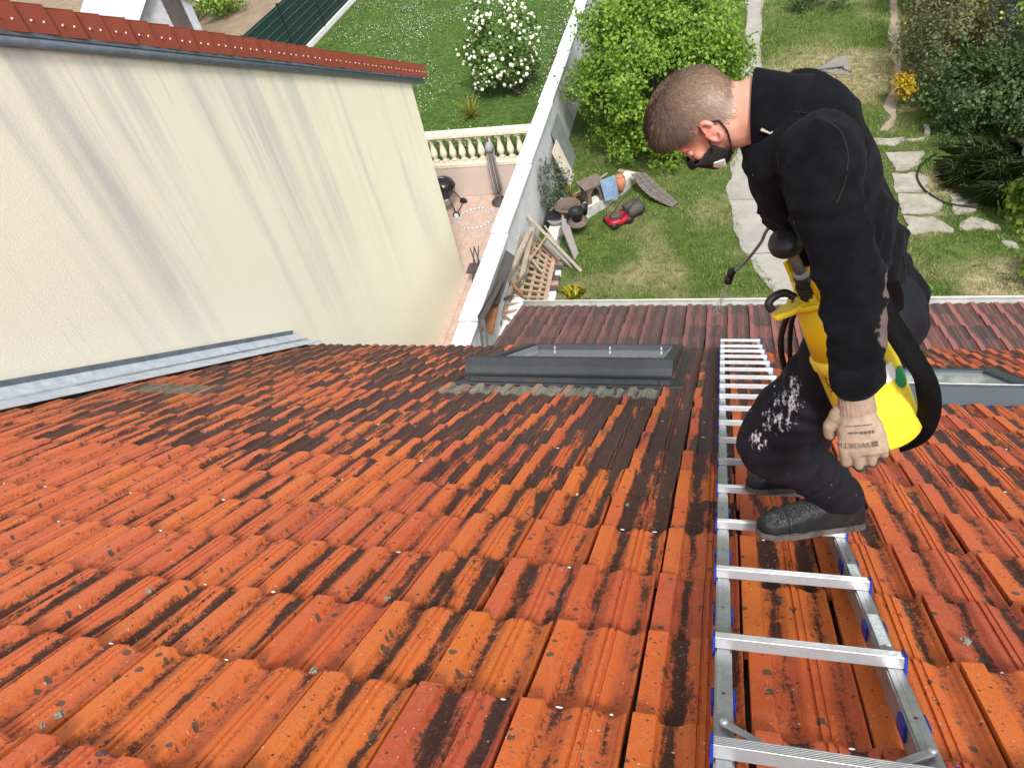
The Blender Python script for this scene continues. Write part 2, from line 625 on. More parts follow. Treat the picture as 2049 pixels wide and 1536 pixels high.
def lay_tiles(part, org, ang, rows, cols, mat, hoff, skip, nmax, pre):
    rot = Matrix.Rotation(-ang, 4, 'X')
    meshes = [mesh_uv(pre, *g, mat) for g in TGEO]
    cand = []
    for r in rows:
        for c in cols:
            u, v = U0 + c * TW, V0 + r * TR
            if skip(u, v): continue
            ju = RNG.normal(0, 0.0026); jv = RNG.normal(0, 0.006); jr = RNG.normal(0, 0.0065); jh = RNG.normal(0, 0.0024)
            M = Matrix.Translation(org) @ rot @ Matrix.Translation((u + ju, v + jv, hoff + jh)) @ Matrix.Rotation(jr, 4, 'Z') @ Matrix.Rotation(RNG.normal(0, 0.006), 4, 'Y')
            ctr = M @ Vector((TW / 2, -TR / 2, 0))
            q = ctr - CAM
            zf = q.dot(FWD)
            px = 1024.5 + FPX * q.dot(RIGHT) / max(zf, 0.01); py = 768 + FPX * q.dot(DOWN) / max(zf, 0.01)
            vis = zf > 0.05 and -150 < px < 2200 and -50 < py < 1700
            nrm = rot.to_3x3() @ Vector((0, 0, 1))
            size = (abs(q.normalized().dot(nrm)) / q.length_squared) if vis else 0.0
            cand.append((size, M, RNG.integers(0, 5)))
    cand.sort(key=lambda x: -x[0])
    for size, M, k in cand[:nmax]:
        o = bpy.data.objects.new('roof_tile', meshes[k])
        COL.objects.link(o)
        o.matrix_basis = M
        attach(o, part)
    rest = cand[nmax:]
    if rest:
        V, F, UV = [], [], []
        for size, M, k in rest:
            vs, fs, uvs = TGEO[k]
            n = len(V)
            V += [tuple(M @ Vector(p)) for p in vs]
            F += [tuple(i + n for i in f) for f in fs]
            UV += uvs
        o = link('roof_tile_field', mesh_uv('roof_tile_field', V, F, UV, mat), part)
        o['kind'] = 'stuff'


def roof_sheet(name, u0, u1, v0, v1, h, ang, org, th, parent, holes=()):
    rot = Matrix.Translation(org) @ Matrix.Rotation(-ang, 4, 'X')
    b = MB()
    us = sorted({u0, u1, *[x for hh in holes for x in hh[:2]]})
    vv = sorted({v0, v1, *[x for hh in holes for x in hh[2:]]})
    for i in range(len(us) - 1):
        for j in range(len(vv) - 1):
            cu, cv = (us[i] + us[i + 1]) / 2, (vv[j] + vv[j + 1]) / 2
            if any(a < cu < bb and c < cv < d for a, bb, c, d in holes): continue
            b.prism([rot @ Vector((x, y, h)) for x, y in ((us[i], vv[j]), (us[i + 1], vv[j]), (us[i + 1], vv[j + 1]), (us[i], vv[j + 1]))], rot.to_3x3() @ Vector((0, 0, -th)))
    return b.build(name, M_DECK, parent)


UL, UR = -4.95, 4.0
roof = roof_sheet('roof', -5.22, UR, -2.2, 6.93, -0.135, PITCH, (0, 0, 0), 0.12, house, [(SKY1[0] + .06, SKY1[1] - .06, SKY1[2] + .06, SKY1[3] - .06), (SKY2[0] + .06, SKY2[1] - .06, SKY2[2] + .06, SKY2[3] - .06)])
cmin = int(math.ceil((UL - U0) / TW)); cmax = int((UR - U0) / TW)
lay_tiles(roof, (0, 0, 0), PITCH, range(-5, 19), range(cmin, cmax), M_TILE, H_T, in_sky, 300, 'roof_tile')

# lower roof: flatter pitch starting at the break
LOWA = math.radians(20.9)
BRK = uvh(0, 6.965, -0.085)
DL = Vector((0, math.cos(LOWA), -math.sin(LOWA)))
NL = Vector((0, math.sin(LOWA), math.cos(LOWA)))
lroof = roof_sheet('lower_roof', -2.545, UR, -0.05, 1.36, -0.05, LOWA, BRK, 0.10, house)
lc0 = int(math.ceil((-2.62 - U0) / TW))
off = 1.372 - (V0 + 3 * TR)
lay_tiles(lroof, BRK + DL * off + NL * 0.0, LOWA, range(0, 4), range(lc0, cmax), M_TILE_LOW, 0.004, lambda u, v: False, 300, 'roof_tile')

# verge board and eave wall, gutter
b = MB()
b.prism([BRK + DL * q + NL * h + Vector((-2.572, 0, 0)) for q, h in ((-0.05, -0.15), (1.36, -0.15), (1.36, -0.035), (-0.05, -0.035))], (0.025, 0, 0))
b.build('verge_board', pm('verge_grey', (0.16, 0.13, 0.12), None, 8, .8), house)
eave = BRK + DL * 1.40
b = MB()
ring = []
for s in np.linspace(-2.58, UR, 12):
    rr = []
    for k in range(13):
        a = math.pi * k / 12
        rr.append(Vector((s, eave.y + 0.065 - 0.065 * math.cos(a), eave.z - 0.045 - 0.065 * math.sin(a))))
    for k in range(12, -1, -1):
        a = math.pi * k / 12
        rr.append(Vector((s, eave.y + 0.065 - 0.058 * math.cos(a), eave.z - 0.043 - 0.058 * math.sin(a))))
    ring.append(rr)
b.loft(ring)
gu = b.build('gutter', M_GUT, house)
b = MB(); b.tube([(-2.58, eave.y + 0.130, eave.z - 0.042), (UR, eave.y + 0.130, eave.z - 0.042)], 0.009, 8)
b.build('gutter_rim', M_GUTR, gu)
M_HWALL = pm('render_wall', (0.62, 0.58, 0.50), (0.55, 0.52, 0.45), 2, 0.85, 0.3, 90)
b = MB()
b.box((0.70, eave.y - 0.30, (ZG + eave.z - 0.2) / 2), (6.6, 0.2, eave.z - 0.2 - ZG))
b.box((-2.50, (eave.y - 0.4 + 4.0) / 2, (ZG - 4.75) / 2), (0.2, eave.y - 0.4 - 4.0, -4.75 - ZG))
b.box((-3.9, 5.2, (ZG - 4.45) / 2), (2.6, 0.2, -4.45 - ZG))
b.box((4.1, 2.4, (ZG - 5.0) / 2), (0.2, 8.2, -5.0 - ZG))
b.build('wall', M_HWALL, house)
# thin eave edging of the main roof, left of the lean-to
b = MB()
b.bar(uvh(-5.0, 6.99, -0.135), uvh(-2.62, 6.99, -0.135), 0.03, 0.012)
b.build('eave_strip', M_GUT, house)

# ---------------- skylights
def skylight(nm, R, hn, hf, rim, mat, label, glass_drop, hood=None):
    ua, ub, va, vb = R
    g = empty(nm, uvh((ua + ub) / 2, (va + vb) / 2, -0.1))
    attach(g, house)
    g['label'] = label

    def top(v):
        return hn + (hf - hn) * (v - va) / (vb - va)

    for s0, s1 in ((ua, ua + rim), (ub - rim, ub)):      # side rails
        b = MB()
        poly = [uvh(s0, va, -0.14), uvh(s0, vb, -0.14), uvh(s0, vb, top(vb)), uvh(s0, va, top(va))]
        b.prism(poly, (s1 - s0, 0, 0))
        b.build('side_rail', mat, g, 0.006)
    b = MB()
    b.prism([uvh(ua + rim, vb - rim, -0.14), uvh(ua + rim, vb, -0.14), uvh(ua + rim, vb, top(vb)), uvh(ua + rim, vb - rim, top(vb - rim))], (ub - ua - 2 * rim, 0, 0))
    b.build('bottom_rail', mat, g, 0.005)
    b = MB()
    b.prism([uvh(ua + rim, va, -0.14), uvh(ua + rim, va + rim, -0.14), uvh(ua + rim, va + rim, top(va + rim)), uvh(ua + rim, va, top(va))], (ub - ua - 2 * rim, 0, 0))
    b.build('top_rail', mat, g, 0.005)
    b = MB()
    b.prism([uvh(ua + rim - .005, va + rim - .005, top(va) - glass_drop), uvh(ub - rim + .005, va + rim - .005, top(va) - glass_drop), uvh(ub - rim + .005, vb - rim + .005, top(vb) - glass_drop), uvh(ua + rim - .005, vb - rim + .005, top(vb) - glass_drop)], N * -0.02)
    b.build('pane', M_GLASS, g)
    b = MB()     # added grey sheet standing in for the dim room below the pane
    b.box(uvh((ua + ub) / 2, (va + vb) / 2, -0.55), (ub - ua - .1, vb - va - .1, 0.02), Matrix.Rotation(-PITCH, 3, 'X'))
    b.build('dim_room_sheet', pm(nm + '_dim_room_sheet', (0.30, 0.33, 0.32), (0.26, 0.29, 0.28), 3, 0.8), g)
    # flashing apron around
    b = MB()
    w = 0.10
    for x0, x1, y0, y1 in ((ua - w, ub + w, va - 0.06, va + 0.01), (ua - w, ub + w, vb - 0.01, vb + 0.14), (ua - w, ua + .01, va, vb), (ub - .01, ub + w, va, vb)):
        b.prism([uvh(x0, y0, -0.098), uvh(x1, y0, -0.098), uvh(x1, y1, -0.098), uvh(x0, y1, -0.098)], N * -0.02)
    b.build('flashing', M_CLAD, g)
    return g


sk1 = skylight('skylight', SKY1, 0.065, -0.012, 0.085, M_CLAD, 'dark grey roof window with raised top hood left of the ladder', 0.055)
ua, ub, va, vb = SKY1
b = MB()      # hood: shadow gap, lower facet, upper facet
sec = [(va - 0.045, -0.045), (va - 0.060, -0.02), (va - 0.052, 0.035), (va - 0.005, 0.098), (va + 0.055, 0.105), (va + 0.085, 0.062), (va + 0.02, 0.055), (va + 0.02, -0.045)]
b.prism([uvh(ua - 0.02, v, h) for v, h in sec], (ub - ua + 0.04, 0, 0))
b.build('hood', M_CLAD, sk1, 0.004)
for du in (0.20, 0.78, 1.30):
    b = MB(); b.box(uvh(ua + 0.1 + du, vb - 0.092, -0.045), (0.014, 0.010, 0.03), Matrix.Rotation(-PITCH, 3, 'X'))
    b.build('clip', M_ALU, sk1)
for uu in (ua + .11, ub - .11):
    b = MB(); b.bar(uvh(uu, va + 0.25, 0.005), uvh(uu, vb - 0.12, -0.05), 0.03, 0.05, N); b.build('inner_rail', M_ALU, sk1)

sk2 = skylight('skylight', SKY2, 0.022, 0.012, 0.105, M_CLAD2, 'blue grey roof window at the right edge behind the sprayer strap', 0.02)
b = MB()
b.bar(uvh(SKY2[0] + .02, SKY2[2] + 0.075, 0.028), uvh(SKY2[1] - .02, SKY2[2] + 0.075, 0.026), 0.004, 0.006, N)
b.build('bead', M_ALU, sk2)

# ---------------- zinc abutment flashing along the neighbour wall
XW = -5.25
fl = empty('abutment_flashing', uvh(XW, 3, -0.1))
attach(fl, house)
b = MB()
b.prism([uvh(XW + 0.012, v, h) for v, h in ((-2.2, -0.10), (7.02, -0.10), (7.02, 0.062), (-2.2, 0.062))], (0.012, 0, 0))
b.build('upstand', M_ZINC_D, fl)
b = MB()
y0, y1 = -2.2, 7.0
for i in range(9):          # overlapping zinc soakers
    a0 = y0 + (y1 - y0) * i / 9
    a1 = y0 + (y1 - y0) * (i + 1) / 9 + 0.04
    hh = 0.002 * (i % 2)
    b.prism([uvh(XW + 0.025, a0, 0.012 + hh), uvh(XW + 0.19, a0, -0.075 + hh), uvh(XW + 0.19, a1, -0.075 + hh), uvh(XW + 0.025, a1, 0.012 + hh)], N * -0.006)
b.build('soaker', M_ZINC, fl)
b = MB()
b.prism([uvh(XW + 0.195, y0, -0.055), uvh(XW + 0.42, y0, -0.072), uvh(XW + 0.42, 7.05, -0.072), uvh(XW + 0.195, 7.05, -0.055)], N * -0.006)
b.tube([uvh(XW + 0.195, y0, -0.052), uvh(XW + 0.195, 7.05, -0.052)], 0.014, 8)
b.build('apron', M_ZINC, fl)

# ---------------- lichen tufts and water beads on the tiles
M_LICH = pm('lichen_tuft', (0.16, 0.17, 0.13), (0.26, 0.27, 0.21), 120, .95, .6, 300)


def onh(px, py, h):
    r = ray(px, py)
    return CAM + r * ((h - N.dot(CAM)) / N.dot(r))


for i, (px, py, rr) in enumerate(((627, 1340, .010), (1932, 1282, .013), (118, 1428, .012), (86, 1450, .008), (775, 1197, .011), (298, 1182, .010), (1255, 1010, .008))):
    c = onh(px, py, -0.084)
    rg = random.Random(i)
    b = MB()
    for k in range(22):
        d_ = Vector((rg.gauss(0, 1), rg.gauss(0, 1), rg.gauss(0, 1))).normalized()
        b.ell(c + Vector((d_.x, d_.y, d_.z * .6)) * rr * rg.uniform(.4, .9), [rr * rg.uniform(.18, .38)] * 3, None, 6, 4)
    o = b.build('lichen_tuft', M_LICH, roof)
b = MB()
M_BEAD = pm('water_bead', (0.82, 0.83, 0.84), None, 5, .15, 0)  # opaque white paints in the sky glint on the drops
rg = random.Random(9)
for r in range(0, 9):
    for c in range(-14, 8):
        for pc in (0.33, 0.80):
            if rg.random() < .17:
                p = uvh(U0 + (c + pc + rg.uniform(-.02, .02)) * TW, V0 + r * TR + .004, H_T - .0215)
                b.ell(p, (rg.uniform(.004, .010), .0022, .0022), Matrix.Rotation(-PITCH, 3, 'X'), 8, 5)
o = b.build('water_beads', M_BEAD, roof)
o['kind'] = 'stuff'
# ------------------------------------------------------------------ neighbour building
def stucco():
    t = NT('stained_stucco')
    P = t.pos()
    sp = t.n('ShaderNodeSeparateXYZ'); t.l(P, sp.inputs[0])
    y, z = sp.outputs[1], sp.outputs[2]
    depth = t.math('SUBTRACT', t.math('SUBTRACT', 2.16, t.math('MULTIPLY', y, 0.493)), z)   # metres below the verge
    st = t.noise(t.mapping(P, (1, 1.5, 0.10), (0, 0, 0), (0.06, 0, 0)), 1.0, 4, 0.55)
    st2 = t.noise(t.mapping(P, (1, 4.2, 0.16), (0, 0, 0), (0.06, 0, 0)), 1.0, 4, 0.6)
    st3 = t.noise(t.mapping(P, (1, 26.0, 0.7)), 1.0, 3, 0.6)
    blot = t.noise(P, 0.9, 4, 0.6)
    reach = t.math('SUBTRACT', 1.0, t.sstep(t.math('ADD', depth, t.math('MULTIPLY', t.math('SUBTRACT', blot, 0.5), -2.0)), 0.2, 4.6))
    a = t.math('ADD', t.math('MULTIPLY', st, 0.75), t.math('MULTIPLY', st2, 0.35))
    a = t.sstep(a, 0.53, 0.74)
    a = t.math('MULTIPLY', a, t.math('MULTIPLY', reach, 0.95))
    base = t.mix(t.sstep(blot, 0.3, 0.7), (0.90, 0.845, 0.65), (0.87, 0.82, 0.645))
    base = t.mix(t.math('MULTIPLY', t.math('SUBTRACT', 1.0, t.sstep(y, 4.0, 9.0)), 0.6), base, (0.86, 0.81, 0.70))
    col = t.mix(a, base, (0.49, 0.495, 0.48))
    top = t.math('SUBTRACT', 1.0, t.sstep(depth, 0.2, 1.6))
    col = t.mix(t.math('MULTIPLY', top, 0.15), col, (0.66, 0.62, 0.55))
    th = t.math('MULTIPLY', t.sstep(st3, 0.60, 0.70), t.math('MULTIPLY', reach, 0.16))
    col = t.mix(th, col, (0.28, 0.28, 0.27))
    g = t.noise(P, 60, 4, 0.8)
    col = t.mix(t.math('MULTIPLY', t.sstep(g, 0.5, 0.75), 0.15), col, (0.62, 0.58, 0.50))
    t.bump(g, 0.55, 0.008)
    return t.fin(col, 0.9, 0, 0.2)


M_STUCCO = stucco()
M_REDT = pm('red_verge_tile', (0.30, 0.068, 0.040), (0.25, 0.058, 0.036), 3, 0.6, 0.1, 90, dirt=(0.20, 0.06, 0.045), dirt_amt=0.4)
M_NAIL = pm('nail_head', (0.75, 0.66, 0.58), None, 3, 0.35, 0)
SLN = -0.493
ZV = lambda y: 2.16 + SLN * y      # verge bottom line of the wall


nb = empty('neighbour_building', (-8, 6, ZG), 'cream rendered neighbour building with grey rain streaks and red verge tiles', 'building')
YC = 11.42
b = MB()
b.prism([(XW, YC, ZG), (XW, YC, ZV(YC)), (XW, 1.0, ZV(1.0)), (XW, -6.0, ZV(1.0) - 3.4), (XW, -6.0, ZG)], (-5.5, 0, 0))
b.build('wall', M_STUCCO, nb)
# roof slab behind the verge
b = MB()
b.prism([(XW - 0.02, YC + 0.45, ZV(YC + 0.45) + 0.02), (XW - 0.02, YC + 0.45, ZV(YC + 0.45) + 0.14), (XW - 0.02, 1.0, ZV(1.0) + 0.14), (XW - 0.02, -6.2, ZV(1.0) - 3.4), (XW - 0.02, -6.2, ZV(1.0) - 3.52), (XW - 0.02, 1.0, ZV(1.0) + 0.02)], (-5.7, 0, 0))
rs = b.build('roof', M_REDT, nb)
# zinc strip under the tiles
b = MB()
s0, s1 = Vector((XW + 0.03, 1.0, ZV(1.0) + 0.02)), Vector((XW + 0.03, YC + 0.42, ZV(YC + 0.42) + 0.02))
b.tube([s0, s1], 0.048, 10)
b.bar(s0 + Vector((0.0, 0, 0.05)), s1 + Vector((0.0, 0, 0.05)), 0.10, 0.03)
b.build('zinc_strip', M_ZINC_D, nb)
sl = Vector((0, 1, SLN)).normalized()
spc = 0.290
ntile = int((YC + 0.60 - 1.0) / (spc * sl.y))
vt = None
for i in range(ntile):
    y1 = YC + 0.60 - i * spc * sl.y
    o0 = Vector((XW + 0.075, y1, ZV(y1) + 0.085))
    if vt is None:
        b = MB()
        a = -sl * (spc + 0.03)
        w0, w1 = Vector((0.020, 0, 0)), Vector((0.0, 0, 0))
        h = 0.225
        # skirt (slightly proud at its lower end) and the top leaf
        P8 = [w0, w0 + Vector((0, 0, h)), a + w1 + Vector((0, 0, h)), a + w1]
        b.prism(P8, (-0.014, 0, 0))
        b.prism([w0 + Vector((0, 0, h + .012)), w0 + Vector((-0.2, 0, h + .012)), a + Vector((-0.2, 0, h)), a + w1 + Vector((0, 0, h))], (0, 0, -0.012))
        vt = b.build('verge_tile', M_REDT, nb)
        vt.matrix_basis = Matrix.Translation(o0)
        nl = MB()
        for q in (0.28, 0.68):
            nl.lathe(-sl * spc * q + Vector((0.012, 0, h * 0.42 )), [(0.010, 0), (0.010, 0.006), (0.005, 0.010)], 8, (1, 0, 0))
        nm = nl.mesh('nail_head'); nm.materials.append(M_NAIL)
        src = vt
    else:
        src = bpy.data.objects.new('verge_tile', vt.data)
        COL.objects.link(src)
        src.matrix_basis = Matrix.Translation(o0 + Vector((RNG.normal(0, .003), 0, RNG.normal(0, .003))))
        attach(src, nb)
    no = bpy.data.objects.new('nail_head', nm)
    COL.objects.link(no)
    no.matrix_basis = src.matrix_basis.copy()
    attach(no, src)
# ------------------------------------------------------------------ roof ladder
lad = empty('roof_ladder', uvh(0.2, 3, -0.075), 'aluminium ladder with blue end caps lying on the orange roof tiles', 'ladder')
RS = 0.3864
LW = 0.395
for s, (ua_, ub_) in enumerate(((0.004, 0.040), (LW - 0.040, LW - 0.004))):
    b = MB()
    b.prism([uvh(ua_, -1.6, h_) for h_ in (-0.078, -0.0135)] + [uvh(ua_, 6.72, h_) for h_ in (-0.0135, -0.078)], (ub_ - ua_, 0, 0))
    r = b.build('side_rail', M_RAIL, lad, 0.004, 2)
    b = MB()
    b.prism([uvh((ua_ + ub_) / 2 - 0.0008, -1.6, -0.0140), uvh((ua_ + ub_) / 2 + 0.0008, -1.6, -0.0140), uvh((ua_ + ub_) / 2 + 0.0008, 6.72, -0.0140), uvh((ua_ + ub_) / 2 - 0.0008, 6.72, -0.0140)], N * 0.0012)
    b.build('seam', M_ALU, r)
    hb = MB()
    for k in range(-3, 17):
        hb.lathe(uvh((ua_ + ub_) / 2, (k + 0.5) * RS, -0.0136), [(0.0035, 0), (0.0035, 0.0008)], 8, N)
    hb.build('rivet', M_BLACK, r)
    cm_ = None
    for k in range(-3, 17):
        for sd_ in (ua_ - 0.0035, ub_ + 0.0035):
            if cm_ is None:
                b = MB()
                b.box((0, 0, 0), (0.005, 0.056, 0.030))
                b.box((0, 0, 0.012), (0.007, 0.046, 0.010))
                cm_ = b.mesh('side_clip'); cm_.materials.append(M_BLUE)
            o = bpy.data.objects.new('side_clip', cm_); COL.objects.link(o)
            o.matrix_basis = Matrix.Translation(uvh(sd_, (k + 0.52) * RS, -0.040)) @ Matrix.Rotation(-PITCH, 4, 'X')
            attach(o, r)
rm = cap = None
for k in range(-4, 18):
    v = k * RS
    h_ = 0.0
    if k == 17: v, h_ = 6.66, 0.004
    M = Matrix.Translation(uvh(LW / 2, v, h_)) @ Matrix.Rotation(-PITCH, 4, 'X')
    if rm is None:
        b = MB()
        pr = [(-0.015, -0.0125), (0.015, -0.0125), (0.015, 0.0105)]
        for q in range(6):       # grip grooves on top
            x0 = 0.013 - q * 0.0047
            pr += [(x0, 0.0125), (x0 - 0.0030, 0.0125), (x0 - 0.0034, 0.0112), (x0 - 0.0045, 0.0112)]
        pr += [(-0.015, 0.0105)]
        b.prism([(-LW / 2 + 0.004, y, z) for y, z in pr], (LW - 0.008, 0, 0))
        rm = b.mesh('rung'); rm.materials.append(M_ALU)
        b = MB()
        b.box((0, 0, -0.008), (0.006, 0.036, 0.048))
        b.box((0, 0.020, -0.02), (0.008, 0.012, 0.026))
        cap = b.mesh('end_cap'); cap.materials.append(M_BLUE)
    o = bpy.data.objects.new('rung', rm); COL.objects.link(o); o.matrix_basis = M; attach(o, lad)
    for s in (-1, 1):
        c = bpy.data.objects.new('end_cap', cap); COL.objects.link(c)
        c.matrix_basis = M @ Matrix.Translation((s * (LW / 2 - 0.001), 0, 0)); attach(c, o)
# rail stickers
M_STICK = NT('rail_sticker')
pz = M_STICK.noise(M_STICK.mapping(M_STICK.pos(), (90, 420, 420)), 1.0, 2, 0.6)
M_STICK = M_STICK.fin(M_STICK.mix(M_STICK.sstep(pz, 0.57, 0.61), (0.78, 0.80, 0.80), (0.25, 0.38, 0.33)), 0.45)
for v0, v1 in ((0.47, 0.62), (0.82, 0.93)):
    b = MB()
    b.prism([uvh(LW - 0.034, v0, -0.0132), uvh(LW - 0.010, v0, -0.0132), uvh(LW - 0.010, v1, -0.0132), uvh(LW - 0.034, v1, -0.0132)], N * 0.0012)
    b.build('sticker', M_STICK, lad)
# folding levers at the nearest rung
for ua_, ub_ in ((0.022, 0.085), (LW - 0.022, LW - 0.085)):
    b = MB()
    p0, p1 = uvh(ua_, 0.078, -0.004), uvh(ub_, 0.022, 0.003)
    b.bar(p0, p1, 0.017, 0.006, N)
    b.lathe(p0 - N * 0.004, [(0.0085, 0), (0.0085, 0.010), (0.004, 0.013)], 14, N)
    b.build('lever', M_ALU, lad, 0.0015)
# ------------------------------------------------------------------ ground, lawns, paths
def lawn_mat(name, g1, g2, dry, patches, dryamt, leafy=False):
    t = NT(name)
    P = t.pos()
    sp = t.n('ShaderNodeSeparateXYZ'); t.l(P, sp.inputs[0])
    flat = t.n('ShaderNodeCombineXYZ'); t.l(sp.outputs[0], flat.inputs[0]); t.l(sp.outputs[1], flat.inputs[1])
    F = flat.outputs[0]
    a = t.noise(F, 0.9, 4, 0.65)
    c = t.noise(F, 5.0, 4, 0.7)
    col = t.mix(t.sstep(a, 0.35, 0.65), g1, g2)
    d = t.math('ADD', t.math('MULTIPLY', t.noise(t.mapping(F, (1, 1, 1), (9, 3, 0)), 0.75, 4, 0.6), 1.0), t.math('MULTIPLY', t.math('SUBTRACT', c, 0.5), 0.5))
    d = t.math('ADD', d, dryamt)
    for (x, y, r, s) in patches:
        dv = t.n('ShaderNodeVectorMath', operation='DISTANCE')
        t.l(F, dv.inputs[0]); dv.inputs[1].default_value = (x, y, 0)
        d = t.math('ADD', d, t.math('MULTIPLY', t.math('SUBTRACT', 1.0, t.sstep(dv.outputs['Value'], 0.15 * r, r)), s))
    col = t.mix(t.sstep(d, 0.50, 0.80), col, dry)
    if leafy:
        rn = t.n('ShaderNodeNewGeometry').outputs['Random Per Island']
        col = t.mix(t.math('MULTIPLY', t.sstep(rn, 0.55, 1.0), 0.6), col, tuple(min(.6, x * 2.0 + .06) for x in g2))
        col = t.mix(t.math('MULTIPLY', t.math('SUBTRACT', 1.0, t.sstep(rn, 0.0, 0.45)), 0.75), col, tuple(x * 0.32 for x in g1))
    else:
        col = t.mix(t.sstep(c, 0.3, 0.75), col, tuple(x * 0.40 for x in g1))
        t.bump(t.noise(F, 40, 3, 0.7), 0.6, 0.03)
    return t.fin(col, 0.85, 0, 0.15)


PATCH = [(2.7, 19.6, 2.6, 0.45), (-1.2, 11.3, 1.3, 0.18), (0.3, 10.3, 1.0, 0.2), (-2.6, 10.9, 0.9, 0.12), (4.8, 10.9, 1.3, 0.3), (4.5, 14.3, 0.9, 0.5), (-1.6, 12.6, 0.9, 0.12)]
G1, G2, DRY = (0.080, 0.125, 0.026), (0.11, 0.155, 0.036), (0.36, 0.30, 0.17)
M_GROUND = lawn_mat('garden_soil_and_grass', G1, G2, DRY, PATCH, 0.03)
M_BLADE = lawn_mat('grass_blades', (0.085, 0.15, 0.028), (0.135, 0.205, 0.045), (0.42, 0.36, 0.20), PATCH, -0.03, True)
M_LAWN2 = lawn_mat('green_lawn_soil', (0.065, 0.125, 0.024), (0.085, 0.155, 0.032), (0.16, 0.2, 0.05), [], -0.22)
M_BLADE2 = lawn_mat('green_lawn_blades', (0.080, 0.155, 0.030), (0.12, 0.205, 0.045), (0.20, 0.24, 0.08), [], -0.2, True)
M_SOIL = pm('bare_soil', (0.21, 0.155, 0.10), (0.27, 0.205, 0.14), 1.5, 0.95, 0.6, 14, dirt=(0.13, 0.11, 0.06), dirt_amt=0.6, bdist=0.04)
M_CONC = pm('path_concrete', (0.35, 0.33, 0.30), (0.28, 0.265, 0.235), 1.8, 0.9, 0.35, 45, dirt=(0.22, 0.21, 0.17), dirt_amt=0.6, bdist=0.01)
M_DIRT = pm('trodden_dirt', (0.36, 0.29, 0.22), (0.30, 0.24, 0.18), 2.5, 0.95, 0.5, 30, dirt=(0.16, 0.15, 0.07), dirt_amt=0.5, bdist=0.02)
M_STONE = pm('flagstone', (0.36, 0.33, 0.28), (0.25, 0.23, 0.19), 3.0, 0.9, 0.4, 35, dirt=(0.14, 0.13, 0.09), dirt_amt=0.8, bdist=0.01)
M_PINK = pm('pink_paving', (0.55, 0.40, 0.33), (0.47, 0.335, 0.275), 4.5, 0.7, 0.1, 30, dirt=(0.36, 0.25, 0.20), dirt_amt=0.5)
M_PINKW = pm('pink_render', (0.55, 0.45, 0.39), (0.50, 0.41, 0.355), 2, 0.9, 0.2, 80)
M_CREAM = pm('cream_cast_stone', (0.70, 0.62, 0.50), (0.60, 0.53, 0.42), 5, 0.85, 0.25, 60, dirt=(0.35, 0.31, 0.25), dirt_amt=0.5)
M_WALLW = pm('white_wall', (0.64, 0.65, 0.67), (0.54, 0.555, 0.57), 1.6, 0.85, 0.3, 50, dirt=(0.36, 0.38, 0.37), dirt_amt=0.55)
M_COPE = pm('white_coping', (0.60, 0.605, 0.63), (0.52, 0.525, 0.55), 2.0, 0.8, 0.2, 60, dirt=(0.38, 0.39, 0.39), dirt_amt=0.45)


def sheet(name, pts, mat, z, th=0.0, parent=None, kind=None):
    b = MB()
    if th:
        b.prism([(p[0], p[1], z - th) for p in pts], (0, 0, th))
    else:
        b.add([(p[0], p[1], z) for p in pts], [tuple(range(len(pts)))])
    o = b.build(name, mat, parent)
    if kind: o['kind'] = kind
    return o


sheet('ground', [(-150, -60), (150, -60), (150, 250), (-150, 250)], M_GROUND, ZG, 0, None, 'structure')
ZL = -6.82
XB0, XB1 = -4.12, -3.90      # boundary wall faces
# raised lawn of the neighbour
sheet('lawn', [(-13.55, 14.85), (XB0, 14.85), (XB0, 80), (-13.55, 80)], M_LAWN2, ZL, 0.8, None, 'structure')
sheet('soil_plot', [(-40, 14.85), (-13.56, 14.85), (-13.56, 80), (-40, 80)], M_SOIL, ZL + 0.02, 0.8, None, 'structure')


def blades(name, mat, n, box, z, hgt, wid, keep=None, clump=0.5):
    x = RNG.uniform(box[0], box[1], n * 2); y = RNG.uniform(box[2], box[3], n * 2)
    ok = np.ones(len(x), bool)
    if keep is not None: ok &= keep(x, y)
    x, y = x[ok][:n], y[ok][:n]
    m = len(x)
    cl = 0.55 + 0.9 * np.array([noise.noise((a * 1.3, b_ * 1.3, 3.3)) for a, b_ in zip(x, y)])
    h = hgt * np.clip(cl, 0.35, 1.8) * RNG.uniform(0.6, 1.3, m)
    a = RNG.uniform(0, 2 * np.pi, m); ln = RNG.uniform(0.15, 0.9, m) * h; la = RNG.uniform(0, 2 * np.pi, m)
    w = wid * RNG.uniform(0.7, 1.4, m)
    bx, by = np.cos(a) * w, np.sin(a) * w
    V = np.zeros((m, 3, 3))
    V[:, 0] = np.stack([x - bx, y - by, np.full(m, z)], 1)
    V[:, 1] = np.stack([x + bx, y + by, np.full(m, z)], 1)
    V[:, 2] = np.stack([x + np.cos(la) * ln, y + np.sin(la) * ln, z + h], 1)
    me = fast_mesh(name, V.reshape(-1, 3), np.arange(m * 3).reshape(-1, 3), 3, [mat])
    o = link(name, me)
    return o


PATHL = [(1567, 604), (1530, 560), (1492, 510), (1471, 450), (1455, 400), (1462, 350), (1474, 300), (1484, 230), (1489, 160), (1490, 80), (1494, 0), (1497, -60)]
PATHR = [(1760, 604), (1700, 560), (1640, 500), (1590, 450), (1560, 400), (1545, 350), (1535, 300), (1528, 230), (1524, 160), (1522, 80), (1526, 0), (1524, -60)]
PL = [onz(*q) for q in PATHL]; PR = [onz(*q) for q in PATHR]
DTL = [onz(*q) for q in ((1762, 262), (1772, 235), (1768, 212), (1778, 180), (1786, 130), (1780, 70), (1780, 0), (1777, -60))]
DTR = [onz(*q) for q in ((1776, 262), (1795, 238), (1793, 210), (1800, 180), (1806, 130), (1800, 70), (1796, 0), (1793, -60))]


